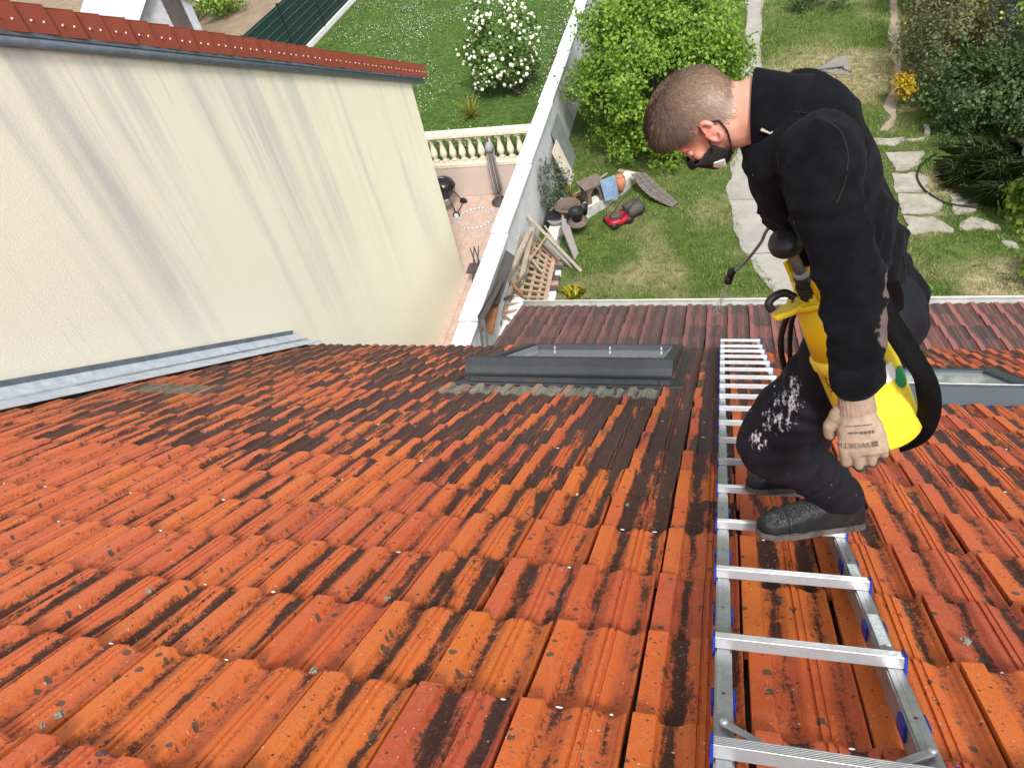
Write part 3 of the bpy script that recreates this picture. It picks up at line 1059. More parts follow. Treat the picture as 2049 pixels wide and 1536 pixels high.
def ribbon(name, L, R, mat, z, kind='structure', jag=0.05):
    vs = []
    L2, R2 = bez(L, 6), bez(R, 6)
    for p, q in zip(L2, R2):
        j = noise.noise(p * 2.3) * jag; k = noise.noise(q * 2.1) * jag
        vs += [(p.x + j, p.y, z), (q.x + k, q.y, z)]
    fs = [(2 * i, 2 * i + 1, 2 * i + 3, 2 * i + 2) for i in range(len(L2) - 1)]
    o = MB().add(vs, fs).build(name, mat)
    o['kind'] = kind
    return o


path = ribbon('garden_path', PL, PR, M_CONC, ZG + 0.012, 'structure', 0.10)
for k in (2, 4, 6, 8):
    b = MB(); b.bar((PL[k].x - .02, PL[k].y, ZG + .0135), (PR[k].x + .02, PR[k].y, ZG + .0135), .022, .004)
    b.build('path_joint', pm('path_joint', (.13, .12, .09), None, 9, .95) if not bpy.data.materials.get('path_joint') else bpy.data.materials['path_joint'], path)
ribbon('dirt_path', DTL, DTR, M_DIRT, ZG + 0.008, 'structure', 0.14)
FLAGS = [[(1748, 278), (1806, 276), (1806, 283), (1790, 291), (1755, 290)], [(1810, 280), (1856, 274), (1852, 281), (1822, 284)],
         [(1775, 308), (1800, 304), (1843, 306), (1846, 322), (1818, 344), (1790, 345), (1784, 325)],
         [(1784, 348), (1822, 347), (1858, 356), (1860, 362), (1846, 372), (1864, 386), (1796, 384)],
         [(1797, 388), (1866, 388), (1888, 404), (1886, 420), (1868, 431), (1802, 429)],
         [(1806, 433), (1866, 434), (1902, 458), (1905, 466), (1815, 469), (1820, 452)],
         [(1886, 358), (1902, 351), (1924, 356), (1950, 353), (1948, 370), (1920, 378), (1896, 380), (1886, 370)],
         [(1900, 391), (1942, 386), (1953, 402), (1954, 424), (1914, 428), (1906, 410)],
         [(1914, 454), (1944, 438), (1964, 445), (2000, 452), (2004, 462), (1960, 460), (1930, 464)],
         [(1884, 318), (1920, 311), (1928, 318), (1900, 332)], [(2006, 484), (2030, 488), (2037, 497), (2014, 494)], [(1845, 253), (1862, 255), (1858, 272), (1848, 272)]]
FL_LAB = ['thin pale flagstone strip beside the dirt path', 'narrow flagstone sliver below the hedge corner', 'pale squarish flagstone at the head of the paving', 'flagstone crossed by the black hose loop', 'large pale flagstone in the middle of the paving', 'lowest broad flagstone beside the bright grass', 'small flagstone enclosed by the curve of the hose', 'square flagstone under the hose end', 'ragged flagstone nearest the leafy branch', 'broken flagstone in dry grass under the hedge', 'small flat stone in the grass at the right edge', 'upright pale stone at the hedge foot']
for i, poly in enumerate(FLAGS):
    pts = [onz(*q) for q in poly]
    c = sum(pts, Vector()) / len(pts)
    fine_p = []
    for k in range(len(pts)):        # ragged outline
        a, b_ = pts[k], pts[(k + 1) % len(pts)]
        for s in range(4):
            p = a.lerp(b_, s / 4)
            fine_p.append(p + (p - c).normalized() * noise.noise(p * 5 + Vector((i, 0, 0))) * 0.11)
    b = MB()
    b.prism([(p.x, p.y, ZG - 0.05) for p in fine_p], (0, 0, 0.068 + 0.004 * (i % 3)))
    o = b.build('flagstone', M_STONE)
    if i == 11:
        o.matrix_basis = Matrix.Translation((0, 0, 0.05))
    tag(o, FL_LAB[i], 'flagstone', 'flagstones by the hedge')


def inpoly(x, y, poly):
    r = np.zeros(len(x), bool)
    n = len(poly)
    for i in range(n):
        x0, y0, x1, y1 = poly[i].x, poly[i].y, poly[(i + 1) % n].x, poly[(i + 1) % n].y
        c = ((y0 > y) != (y1 > y)) & (x < (x1 - x0) * (y - y0) / (y1 - y0 + 1e-9) + x0)
        r ^= c
    return r


PP = [a.lerp(b_, .07) for a, b_ in zip(PL, PR)] + [b_.lerp(a, .07) for a, b_ in zip(PL, PR)][::-1]
DP = [a.lerp(b_, .15) for a, b_ in zip(DTL, DTR)] + [b_.lerp(a, .15) for a, b_ in zip(DTL, DTR)][::-1]
FPOLY = []
for p in FLAGS:
    q = [onz(*k) for k in p]; c = sum(q, Vector()) / len(q)
    FPOLY.append([c + (k - c) * .86 for k in q])


def keep1(x, y):
    k = ~inpoly(x, y, PP) & ~inpoly(x, y, DP)
    for p in FPOLY: k &= ~inpoly(x, y, p)
    k &= ~((x < -3.35) & (y < 13.4))
    return k


g = blades('garden_grass', M_BLADE, 170000, (-3.85, 6.5, 8.4, 27), ZG - 0.005, 0.105, 0.007, keep1)
tag(g, 'patchy green and straw coloured grass of the garden behind the house', 'grass', kind='stuff')
g = blades('lawn_grass', M_BLADE2, 80000, (-13.4, XB0 - 0.05, 14.95, 30), ZL - 0.005, 0.06, 0.010)
tag(g, 'lush short green grass of the neighbour lawn above the balustrade', 'grass', kind='stuff')
# daisies scattered in drifts
M_DAISY = pm('daisy_petals', (0.80, 0.80, 0.78), None, 5, 0.6, 0)
n = 3800
x = RNG.uniform(-13.3, -4.3, n * 3); y = RNG.uniform(15.0, 29, n * 3)
dn = np.array([noise.noise((a * 0.55, b_ * 0.55, 1.7)) for a, b_ in zip(x, y)]) + RNG.normal(0, 0.25, n * 3)
sel = np.argsort(-dn)[:n]
x, y = x[sel], y[sel]
r = RNG.uniform(0.009, 0.018, n)
V = np.zeros((n, 5, 3))
for k in range(5):
    a = 2 * np.pi * k / 5 + RNG.uniform(0, 1, n)
    V[:, k] = np.stack([x + np.cos(a) * r, y + np.sin(a) * r, np.full(n, ZL + 0.07) + RNG.normal(0, 0.005, n)], 1)
o = link('daisies', fast_mesh('daisies', V.reshape(-1, 3), np.arange(n * 5).reshape(-1, 5), 5, [M_DAISY]))
tag(o, 'tiny white daisies scattered over the neighbour lawn', 'daisies', kind='stuff')

# ------------------------------------------------------------------ boundary wall with stepped coping
bw = empty('boundary_wall', (-4.0, 14, ZG), 'white garden boundary wall with stepped coping slabs running away from the roof', 'wall')
steps_px = [635, 460, 322, 200, 98, 12, -70]
segs = []
zc = -6.14
ys = [4.6]
for i, py in enumerate(steps_px):
    # find y on the coping where it projects to that row
    best = min(np.linspace(5, 34, 2000), key=lambda yy: abs((768 + FPX * (Vector((-4.0, yy, zc + i * 0.05)) - CAM).dot(DOWN) / (Vector((-4.0, yy, zc + i * 0.05)) - CAM).dot(FWD)) - py))
    ys.append(float(best))
ys.append(60.0)
for i in range(len(ys) - 1):
    z = zc - 0.05 + i * 0.052
    b = MB()
    b.box(((XB0 + XB1) / 2, (ys[i] + ys[i + 1]) / 2, (ZG + z - 0.06) / 2), (XB1 - XB0, ys[i + 1] - ys[i] - 0.004, z - 0.06 - ZG))
    w = b.build('wall_panel', M_WALLW, bw)
    b = MB()
    x0, x1 = XB0 - 0.06, XB1 + 0.06
    lo, hi = ys[i] - (0.045 if i else 0), ys[i + 1] - 0.05
    b.prism([(x0, lo, z - 0.058), (x1, lo, z - 0.058), (x1, lo, z - 0.012), ((x0 + x1) / 2, lo, z + 0.012), (x0, lo, z - 0.012)], (0, hi - lo, 0))
    b.build('coping_slab', M_COPE, w, 0.006)
# slanted render band on the wall foot near the house
b = MB()
b.bar((XB1 + 0.012, 8.2, -6.25), (XB1 + 0.012, 6.6, -7.5), 0.02, 0.09)
b.build('render_band', M_WALLW, bw)

# ------------------------------------------------------------------ patio, retaining wall, balustrade
patio = empty('patio', (-7, 12, ZG), kind='structure')
b = MB(); b.box((-8.9, 9.6, ZG + 0.004), (9.55, 10.1, 0.02)); b.build('joint_bed', pm('joint_grout', (0.40, 0.32, 0.27), None, 5, 0.9), patio)
pt_m = None
for i in range(5):
    for j in range(14):
        x0 = XB0 - 0.27 - i * 0.5; y0 = 14.35 - j * 0.5
        if pt_m is None:
            b = MB(); b.box((0, 0, 0), (0.488, 0.488, 0.02)); pt_m = b.mesh('paving_tile'); pt_m.materials.append(M_PINK)
        o = bpy.data.objects.new('paving_tile', pt_m); COL.objects.link(o)
        o.matrix_basis = Matrix.Translation((x0, y0, ZG + 0.009 + RNG.normal(0, 0.001)))
        attach(o, patio)
bal = empty('balustrade', (-6, 14.75, ZG), 'cream stone balustrade on a pink retaining wall at the lawn edge', 'balustrade')
b = MB(); b.box((-8.9, 14.76, (ZG - 6.94) / 2), (9.5, 0.24, -6.94 - ZG)); b.build('retaining_wall', M_PINKW, bal)
b = MB(); b.box((-8.9, 14.76, -6.885), (9.5, 0.27, 0.105)); b.build('plinth', M_CREAM, bal, 0.012)
b = MB(); b.box((-8.9, 14.76, -6.145), (9.5, 0.25, 0.13)); b.build('rail', M_CREAM, bal, 0.03, 2)
bm_ = None
xb = -4.28
k = 0
while xb > -11:
    if bm_ is None:
        b = MB()
        b.box((0, 0, 0.02), (0.16, 0.16, 0.04))
        b.lathe((0, 0, 0.04), [(0.055, 0), (0.07, 0.02), (0.07, 0.035), (0.045, 0.06), (0.06, 0.10), (0.085, 0.16), (0.088, 0.21), (0.07, 0.29), (0.046, 0.38), (0.038, 0.45), (0.05, 0.48), (0.055, 0.50), (0.045, 0.52)], 14)
        b.box((0, 0, 0.605), (0.15, 0.15, 0.05))
        b.lathe((0, 0, 0.55), [(0.045, 0), (0.06, 0.02), (0.06, 0.035)], 14)
        bm_ = b.mesh('baluster'); bm_.materials.append(M_CREAM)
    o = bpy.data.objects.new('baluster', bm_); COL.objects.link(o)
    o.matrix_basis = Matrix.Translation((xb, 14.76, -6.835)) @ Matrix.Rotation(RNG.uniform(0, 0.2), 4, 'Z')
    attach(o, bal)
    xb -= 0.235
# ------------------------------------------------------------------ plants
def leaf_mat(name, c1, c2, c3=None, trans=0.35, rough=0.5):
    t = NT(name)
    rn = t.n('ShaderNodeNewGeometry').outputs['Random Per Island']
    nz = t.noise(t.pos(), 2.2, 3, 0.6)
    f = t.math('ADD', t.math('MULTIPLY', rn, 0.6), t.math('MULTIPLY', nz, 0.4))
    col = t.ramp(f, [(0.15, c1), (0.55, c2), (0.9, c3 or c2)])
    t.fin(col, rough, 0, 0.35)
    tr = t.n('ShaderNodeBsdfTranslucent')
    t.l(col, tr.inputs['Color'])
    mx = t.n('ShaderNodeMixShader')
    mx.inputs[0].default_value = trans
    t.l(t.b.outputs[0], mx.inputs[1]); t.l(tr.outputs[0], mx.inputs[2])
    t.l(mx.outputs[0], t.t.nodes['Material Output'].inputs[0])
    return t.m


M_BARK = pm('bark', (0.10, 0.075, 0.05), (0.07, 0.055, 0.04), 8, 0.9, 0.5, 40)


def leaves(centres, outward, size, asp=0.7, droop=0.3, fold=0.18):
    """each leaf: two triangles-pairs folded at the midrib (4 verts + ... = a kite of 2 quads)"""
    n = len(centres)
    nrm = outward + RNG.normal(0, 0.55, (n, 3)); nrm[:, 2] += 0.35
    nrm /= np.linalg.norm(nrm, axis=1)[:, None]
    t = RNG.normal(0, 1, (n, 3)); t[:, 2] -= droop
    t -= nrm * (t * nrm).sum(1)[:, None]
    t /= np.linalg.norm(t, axis=1)[:, None] + 1e-9
    s = np.cross(nrm, t)
    L = (size * RNG.uniform(0.65, 1.35, n))[:, None]
    W = L * asp * 0.5
    V = np.zeros((n, 6, 3))
    V[:, 0] = centres - t * L * 0.5
    V[:, 1] = centres - s * W - t * L * 0.08 + nrm * W * fold
    V[:, 2] = centres - s * W * 0.7 + t * L * 0.25 + nrm * W * fold
    V[:, 3] = centres + t * L * 0.5
    V[:, 4] = centres + s * W * 0.7 + t * L * 0.25 + nrm * W * fold
    V[:, 5] = centres + s * W - t * L * 0.08 + nrm * W * fold
    i = np.arange(n)[:, None] * 6
    F = np.concatenate([i + np.array([[0, 3, 2, 1]]), i + np.array([[0, 5, 4, 3]])], 1).reshape(-1, 4)
    return V.reshape(-1, 3), F


def crown(c, r, n, clumps, cr, zmin, seed=0, front=None):
    """leaf positions through clumps spread over an uneven ellipsoid"""
    rg = np.random.default_rng(seed)
    d = rg.normal(0, 1, (clumps, 3)); d /= np.linalg.norm(d, axis=1)[:, None]
    rad = rg.uniform(0.45, 1.05, clumps) ** 0.6 * (1 + 0.30 * np.array([noise.noise(Vector(q) * 1.9 + Vector((seed, 0, 0))) for q in d]))
    cc = np.array(c) + d * np.array(r) * rad[:, None]
    cc = cc[cc[:, 2] > zmin]
    cs = cr * rg.uniform(0.6, 1.35, len(cc))
    w = cs ** 2; w /= w.sum()
    idx = rg.choice(len(cc), n, p=w)
    dd = rg.normal(0, 1, (n, 3)); dd /= np.linalg.norm(dd, axis=1)[:, None]
    rr = cs[idx] * rg.uniform(0.25, 1.0, n) ** 0.5
    p = cc[idx] + dd * rr[:, None] * np.array([1, 1, 0.85])
    gap = np.array([noise.noise(Vector(q) * (0.55 / cr) + Vector((0, seed, 0))) for q in p])
    ok = (p[:, 2] > zmin - 0.05) & ((gap > -0.10) | (rg.uniform(0, 1, n) < 0.25))
    out = dd * 0.6 + (p - np.array(c)) / np.array(r) * 0.7
    return p[ok], out[ok], cc


def bush(name, label, cat, c, r, n, size, mat, clumps=60, cr=None, base=None, seed=1, stems=6, group=None, asp=0.7, zb=ZG, blossom=None, shoots=0):
    c = Vector(c)
    base = Vector(base) if base is not None else Vector((c.x, c.y, zb))
    e = empty(name, base, label, cat, group)
    cr = cr or min(r) * 0.36
    p, out, cc = crown(c, r, n, clumps, cr, zb + 0.05, seed)
    if shoots:
        rs_ = np.random.default_rng(seed + 5)
        far_ = np.linalg.norm((p - np.array(c)) / np.array(r), axis=1)
        ids = rs_.choice(np.where(far_ > .85)[0], shoots)
        ex, eo = [], []
        for i in ids:
            d_ = (p[i] - np.array(c)) / np.array(r); d_ /= np.linalg.norm(d_); d_ = d_ * .6 + np.array([0, 0, .75]) + rs_.normal(0, .2, 3); d_ /= np.linalg.norm(d_)
            Ls = rs_.uniform(.2, .55)
            for k in range(9):
                ex.append(p[i] + d_ * Ls * k / 8 + rs_.normal(0, .035, 3)); eo.append(d_ * .3 + rs_.normal(0, .6, 3))
        p = np.vstack([p, ex]); out = np.vstack([out, eo])
    V, F = leaves(p, out, size, asp)
    o = link('crown', fast_mesh('crown', V, F, 4, [mat]), e)
    b = MB()
    rg = random.Random(seed)
    k = list(range(len(cc))); rg.shuffle(k)
    for i in k[:stems]:
        q = Vector(cc[i])
        m = base.lerp(q, 0.5) + Vector((rg.uniform(-.1, .1), rg.uniform(-.1, .1), 0.12 * r[2]))
        b.tube(bez([base + Vector((rg.uniform(-.08, .08), rg.uniform(-.08, .08), 0)), m, q], 4), [0.035 * r[2], *[0.03 * r[2] * (1 - s / 9) for s in range(1, 9)]], 5)
    b.build('trunk', M_BARK, e)
    if blossom:
        bmat, bn, bs = blossom
        sel = [i for i in RNG.permutation(len(p)) if np.linalg.norm((p[i] - np.array(c)) / np.array(r)) > 0.72][:bn]
        bb = MB()
        for i in sel:
            bb.ell(p[i] + out[i] * 0.04, [bs * rg.uniform(0.6, 1.2)] * 3, None, 7, 5)
        o2 = bb.build('blossom', bmat, e)
        o2['kind'] = 'stuff'
    return e


ML_BRIGHT = leaf_mat('bright_leaves', (0.085, 0.165, 0.016), (0.17, 0.30, 0.032), (0.29, 0.44, 0.06))
ML_DARK = leaf_mat('dark_leaves', (0.025, 0.05, 0.014), (0.05, 0.09, 0.024), (0.10, 0.155, 0.045), 0.2)
ML_OLIVE = leaf_mat('olive_leaves', (0.06, 0.065, 0.028), (0.11, 0.12, 0.048), (0.19, 0.19, 0.09), 0.2)
ML_BROWN = leaf_mat('brownish_leaves', (0.08, 0.07, 0.04), (0.14, 0.125, 0.07), (0.22, 0.20, 0.12), 0.2)
ML_VIB = leaf_mat('viburnum_leaves', (0.04, 0.09, 0.014), (0.085, 0.165, 0.025), (0.15, 0.25, 0.045))
ML_GREY = leaf_mat('grey_green_leaves', (0.05, 0.075, 0.05), (0.09, 0.12, 0.08), (0.16, 0.19, 0.14), 0.2)
ML_YEL = leaf_mat('yellow_leaves', (0.30, 0.26, 0.01), (0.50, 0.44, 0.015), (0.62, 0.56, 0.05), 0.3)
ML_GOLD = leaf_mat('golden_leaves', (0.35, 0.22, 0.01), (0.55, 0.36, 0.015), (0.62, 0.5, 0.08), 0.3)
ML_LIME = leaf_mat('lime_leaves', (0.10, 0.16, 0.015), (0.17, 0.27, 0.03), (0.28, 0.38, 0.06), 0.35)
M_SNOW = pm('snowball_blossom', (0.80, 0.82, 0.66), (0.70, 0.74, 0.52), 30, 0.7, 0.4, 90)

bush('leafy_shrub', 'tall bright green leafy shrub behind the head of the stooping person', 'shrub', (-1.62, 17.0, -6.0), (2.0, 1.95, 1.95), 62000, 0.082, ML_BRIGHT, 210, 0.42, (-1.8, 16.4, ZG), 3, 14, None, 0.7, ZG, None, 420)
bush('snowball_bush', 'round green bush covered in white snowball blossom on the neighbour lawn', 'bush', (-5.62, 18.3, -5.62), (0.92, 0.95, 1.05), 9000, 0.085, ML_VIB, 60, 0.32, (-5.3, 18.1, ZL), 5, 9, None, 0.7, ZL, (M_SNOW, 420, 0.046))
bush('wall_bush', 'small grey green bush growing against the white wall', 'bush', (-3.62, 13.75, -6.95), (0.36, 0.4, 0.62), 2600, 0.055, ML_GREY, 36, 0.16, (-3.62, 13.7, ZG), 8, 8, None, 0.45)
hb = [('dark evergreen bush at the front corner of the hedge', (5.25, 16.5, -6.9), (0.95, 0.95, 0.85), 6500, 0.075, ML_DARK),
      ('low dark bush filling the hedge gap beside the white drum', (6.3, 15.7, -7.0), (0.8, 0.7, 0.7), 4500, 0.075, ML_DARK),
      ('tangled olive hedge bush above the flagstones', (5.05, 18.1, -6.75), (1.05, 1.1, 1.0), 7000, 0.07, ML_OLIVE),
      ('deep green bush at the right picture edge behind the white drum', (6.75, 16.6, -6.5), (1.2, 1.1, 1.25), 7500, 0.085, ML_DARK),
      ('dull olive shrub beside the upper dirt path', (5.35, 20.4, -6.7), (1.05, 1.25, 1.05), 7000, 0.07, ML_OLIVE),
      ('brownish twiggy bush in the upper right corner', (7.2, 20.6, -6.3), (1.4, 1.5, 1.4), 8000, 0.07, ML_BROWN),
      ('grey brown hedge bush at the top edge of the picture', (5.6, 23.4, -6.6), (1.1, 1.6, 1.15), 7000, 0.075, ML_BROWN),
      ('green bush with pale leaves at the right edge below the brown bush', (6.9, 18.5, -6.3), (1.0, 1.0, 1.2), 6500, 0.075, ML_GREY),
      ('dark bush at the top right behind the yellow one', (7.8, 23.8, -6.2), (1.4, 1.5, 1.5), 7500, 0.08, ML_OLIVE)]
M_YFL = pm('yellow_blossom', (0.62, 0.52, 0.04), (0.5, 0.42, 0.03), 30, .7, .3)
for i, (lab, c, r_, n_, s_, m_) in enumerate(hb):
    bush('hedge_bush', lab, 'bush', c, r_, n_, s_, m_, 60, min(r_) * 0.34, None, 20 + i, 8, 'hedge bushes on the right', .7, ZG, (M_YFL, 70, .028) if i in (4, 7) else None, 90)
bush('yellow_bush', 'bright yellow flowering bush among the hedge at the upper right', 'bush', tuple(ony(1940, 62, 19.6)), (0.42, 0.5, 0.62), 1900, 0.075, ML_YEL, 26, 0.24, (6.0, 19.8, ZG), 41, 5)
bush('golden_bush', 'small golden yellow bush poking out of the hedge by the dirt path', 'bush', tuple(ony(1810, 172, 17.55)), (0.2, 0.3, 0.3), 900, 0.07, ML_GOLD, 16, 0.15, (4.25, 17.6, ZG), 42, 4)
bush('lime_bush', 'lime green young foliage at the right edge of the hedge', 'bush', (6.2, 17.3, -5.75), (0.35, 0.5, 0.35), 800, 0.08, ML_LIME, 16, 0.2, (6.3, 17.3, ZG), 43, 4)
bush('branch_bush', 'light green leafy branches at the right edge near the eave', 'bush', (5.6, 12.45, -7.05), (0.52, 0.62, 0.62), 1300, 0.11, ML_LIME, 26, 0.26, (5.75, 12.4, ZG), 44, 6)
bush('low_plant', 'low green weeds growing at the foot of the hedge', 'plant', (4.75, 15.6, -7.5), (0.3, 0.3, 0.22), 900, 0.05, ML_DARK, 14, 0.12, None, 45, 3)
bush('eave_bush', 'small green shrub low at the right edge just beyond the gutter', 'bush', (5.25, 10.9, -7.45), (0.35, 0.5, 0.28), 700, 0.09, ML_LIME, 18, 0.18, None, 46, 4)
bush('far_shrub', 'dark green shrub standing in the grass at the top edge', 'shrub', (2.75, 24.3, -7.4), (0.8, 0.8, 0.5), 2500, 0.06, ML_DARK, 26, 0.25, None, 47, 4)
bush('hedge_far_left', 'light green hedge bush behind the shed at the top left', 'bush', (-20.6, 27.3, -6.2), (1.6, 1.6, 1.0), 5000, 0.12, ML_BRIGHT, 40, 0.5, None, 48, 5, None, 0.7, ZL).name = 'garden_bush'
# tall weeds under the hedge
def tuft(name, label, cat, c, rad, n, h, w, mat, spread=0.8, zb=ZG, lean=None):
    a = RNG.uniform(0, 2 * np.pi, n); rr = rad * np.sqrt(RNG.uniform(0, 1, n))
    x = c[0] + np.cos(a) * rr; y = c[1] + np.sin(a) * rr
    hh = h * RNG.uniform(0.5, 1.15, n) * (1.0 if lean is None else (1.15 + np.array([noise.noise((i * 2.2, j * 2.2, 5.0)) for i, j in zip(x, y)])))
    la = a + RNG.normal(0, 0.7, n) if lean is None else lean + RNG.normal(0, 0.9, n); ln = hh * spread * RNG.uniform(0.3, 1.2, n)
    px_, py_ = -np.sin(la) * w, np.cos(la) * w
    V = np.zeros((n, 5, 3))
    V[:, 0] = np.stack([x - px_, y - py_, np.full(n, zb)], 1); V[:, 1] = np.stack([x + px_, y + py_, np.full(n, zb)], 1)
    mx_, my_ = x + np.cos(la) * ln * 0.45, y + np.sin(la) * ln * 0.45
    V[:, 2] = np.stack([mx_ + px_ * .9, my_ + py_ * .9, zb + hh * 0.85], 1); V[:, 4] = np.stack([mx_ - px_ * .9, my_ - py_ * .9, zb + hh * 0.85], 1)
    V[:, 3] = np.stack([x + np.cos(la) * ln, y + np.sin(la) * ln, zb + hh * np.clip(1.0 - spread * 0.25, 0.3, 1)], 1)
    me = fast_mesh(name, V.reshape(-1, 3), np.arange(n * 5).reshape(-1, 5), 5, [mat])
    return tag(link(name, me), label, cat)


tuft('grass_clump', 'tall dark grass clump spilling over the paving below the hedge', 'grass clump', (5.45, 14.25), 0.95, 5200, 0.24, 0.005, leaf_mat('rank_grass', (0.03, 0.05, 0.014), (0.065, 0.10, 0.028), (0.14, 0.18, 0.06), .2), 1.5, ZG, math.pi * 1.1)
y0 = onz(942, 240, ZL)
b = MB()
rg = random.Random(3)
for i in range(90):
    a = rg.uniform(0, 2 * math.pi); el = rg.uniform(0.35, 1.5); L = rg.uniform(.35, .62)
    d0 = Vector((math.cos(a) * math.cos(el), math.sin(a) * math.cos(el), math.sin(el)))
    sd0 = Vector((-math.sin(a), math.cos(a), 0)); p = Vector((y0.x, y0.y + .1, ZL + .05)); vs = []
    for k in range(5):
        w = .013 * (1 - (k / 4.2)) + .002
        vs += [p - sd0 * w, p + sd0 * w]
        d0 = (d0 + Vector((0, 0, -.16))).normalized(); p = p + d0 * L / 4
    b.add(vs, [(2 * k, 2 * k + 1, 2 * k + 3, 2 * k + 2) for k in range(4)], True)
tag(b.build('palm_plant', leaf_mat('palm_leaves', (0.13, 0.15, 0.02), (0.25, 0.26, 0.03), (0.40, 0.36, 0.06))), 'yellow green spiky palm beside the balustrade', 'palm')
yf = onz(1150, 600)
tuft('flower_tuft', 'tuft with small yellow flowers by the gutter', 'flowers', (-2.78, 10.75), 0.14, 60, 0.16, 0.012, ML_YEL, 1.0)
# ------------------------------------------------------------------ things standing about in the gardens
def G(px, py, h=0.0):
    return onz(px, py, ZG + h)


M_WOODP = pm('pinkish_timber', (0.42, 0.29, 0.21), (0.34, 0.23, 0.16), 5, 0.85, 0.3, 60, dirt=(0.18, 0.13, 0.09), dirt_amt=0.5)
M_WOODG = pm('grey_timber', (0.36, 0.30, 0.23), (0.27, 0.235, 0.18), 6, 0.85, 0.4, 50, dirt=(0.13, 0.125, 0.09), dirt_amt=0.6)
M_WOODD = pm('dark_timber', (0.12, 0.095, 0.075), (0.17, 0.14, 0.11), 6, 0.85, 0.4, 50)
M_WOODO = pm('orange_timber', (0.30, 0.14, 0.065), (0.24, 0.11, 0.05), 6, 0.8, 0.3, 50)
M_SLATE = pm('grey_panel', (0.24, 0.215, 0.20), (0.19, 0.175, 0.165), 4, 0.8, 0.2, 60)
M_DKPAN = pm('dark_panel', (0.055, 0.048, 0.046), (0.085, 0.072, 0.068), 4, 0.7, 0.2, 40)
M_TERRA = pm('terracotta', (0.45, 0.18, 0.09), (0.38, 0.15, 0.08), 8, 0.8, 0.2)
M_POTB = pm('brown_pot', (0.14, 0.10, 0.08), (0.10, 0.075, 0.062), 8, 0.75, 0.2, dirt=(0.3, 0.25, 0.2), dirt_amt=0.4)
M_POTG = pm('grey_pot', (0.26, 0.24, 0.24), (0.20, 0.19, 0.19), 8, 0.8, 0.2)
M_RED = pm('red_plastic', (0.36, 0.012, 0.03), (0.26, 0.012, 0.026), 8, 0.35, 0.03)
M_BLUEP = pm('blue_panel', (0.16, 0.25, 0.42), (0.24, 0.34, 0.50), 6, 0.5, 0.2, 30, dirt=(0.5, 0.55, 0.6), dirt_amt=0.5)
M_WTILE = pm('white_mosaic', (0.74, 0.72, 0.66), (0.64, 0.62, 0.56), 12, 0.5, 0.1, dirt=(0.36, 0.34, 0.28), dirt_amt=0.5)
M_OLDR = pm('old_render', (0.50, 0.49, 0.46), (0.36, 0.36, 0.34), 5, 0.9, 0.4, 40, dirt=(0.12, 0.13, 0.09), dirt_amt=0.7)
M_GRNG = pm('green_glass_sheet', (0.20, 0.23, 0.22), (0.26, 0.29, 0.28), 4, 0.15, 0.05)
M_SHING = pm('grey_shingle', (0.11, 0.095, 0.085), (0.145, 0.125, 0.11), 9, 0.9, 0.4, 60)


def thick(pts, th, name, mat, parent=None, bev=0.0):
    """flat board from 3D corner points, given thickness along its normal"""
    pts = [Vector(p) for p in pts]
    n = (pts[1] - pts[0]).cross(pts[-1] - pts[0]).normalized()
    if n.z < 0: n = -n
    b = MB(); b.prism([p - n * th for p in pts], n * th)
    return b.build(name, mat, parent, bev)


# --- timber lattice lying on blocks beside the wall
lt = empty('timber_lattice', G(1050, 570), 'pinkish timber lattice frame lying in the scrap pile by the white wall', 'lattice')
A, B_, C_, D_ = G(1108, 514, .22), G(1086, 622, .22), G(985, 640, .62), G(1040, 452, .62)
nl_ = (B_ - A).cross(D_ - A).normalized()
if nl_.z < 0: nl_ = -nl_
b = MB(); b.bar(A, B_, 0.085, 0.09, nl_); b.build('edge_beam', M_WOODP, lt, 0.004)
for i in range(12):
    f = (i + 0.4) / 12
    p, q = A.lerp(B_, f), D_.lerp(C_, f)
    b = MB(); b.bar(p + nl_ * 0.03, p.lerp(q, 0.98) + nl_ * 0.03, 0.035, 0.045, nl_); b.build('slat', M_WOODP, lt, 0.002)
for f in (0.16, 0.36, 0.56, 0.78, 0.97):
    b = MB(); b.bar(A.lerp(D_, f) - nl_ * 0.02, B_.lerp(C_, f) - nl_ * 0.02, 0.06, 0.04, nl_); b.build('batten', M_WOODP, lt, 0.002)
for p in (A.lerp(B_, .2), A.lerp(B_, .85), D_.lerp(A, .06), C_.lerp(B_, .1)):
    b = MB(); b.box((p.x, p.y, (ZG + p.z - .06) / 2), (0.12, 0.12, p.z - .06 - ZG)); b.build('block', M_WOODD, lt)


def post(label, a, b_, w, h, mat, name='timber_post', cat='post', group='loose timbers by the wall'):
    b = MB(); b.bar(a, b_, w, h)
    return tag(b.build(name, mat, None, 0.004), label, cat, group)


post('thick weathered post resting on the lattice, nearer the wall', G(1061, 462, .92), G(1012, 566, .74), 0.10, 0.085, M_WOODG)
post('mossy weathered post resting on the lattice, nearer the lawn', G(1067, 455, .86), G(1042, 566, .56), 0.095, 0.085, M_WOODG)
post('dark plank standing against the white wall, farthest of the pile', G(1020, 437, 1.0), G(1044, 482, .45), 0.09, 0.03, M_WOODD, 'timber_plank', 'plank')
post('short grey plank leaning behind the posts', G(1022, 472, .80), G(1046, 500, .5), 0.09, 0.04, M_WOODG, 'timber_plank', 'plank')
post('orange brown plank end leaning on the wall', G(1009, 478, .72), G(1028, 520, .5), 0.10, 0.05, M_WOODO, 'timber_plank', 'plank')
post('thin black batten crossing the pile near the wall', G(1006, 495, .62), G(1036, 506, .60), 0.06, 0.04, M_DKPAN, 'timber_plank', 'plank')
post('long pale pole lying under the lean-to edge', G(1028, 566, .66), G(978, 676, .50), 0.075, 0.075, M_WOODG)
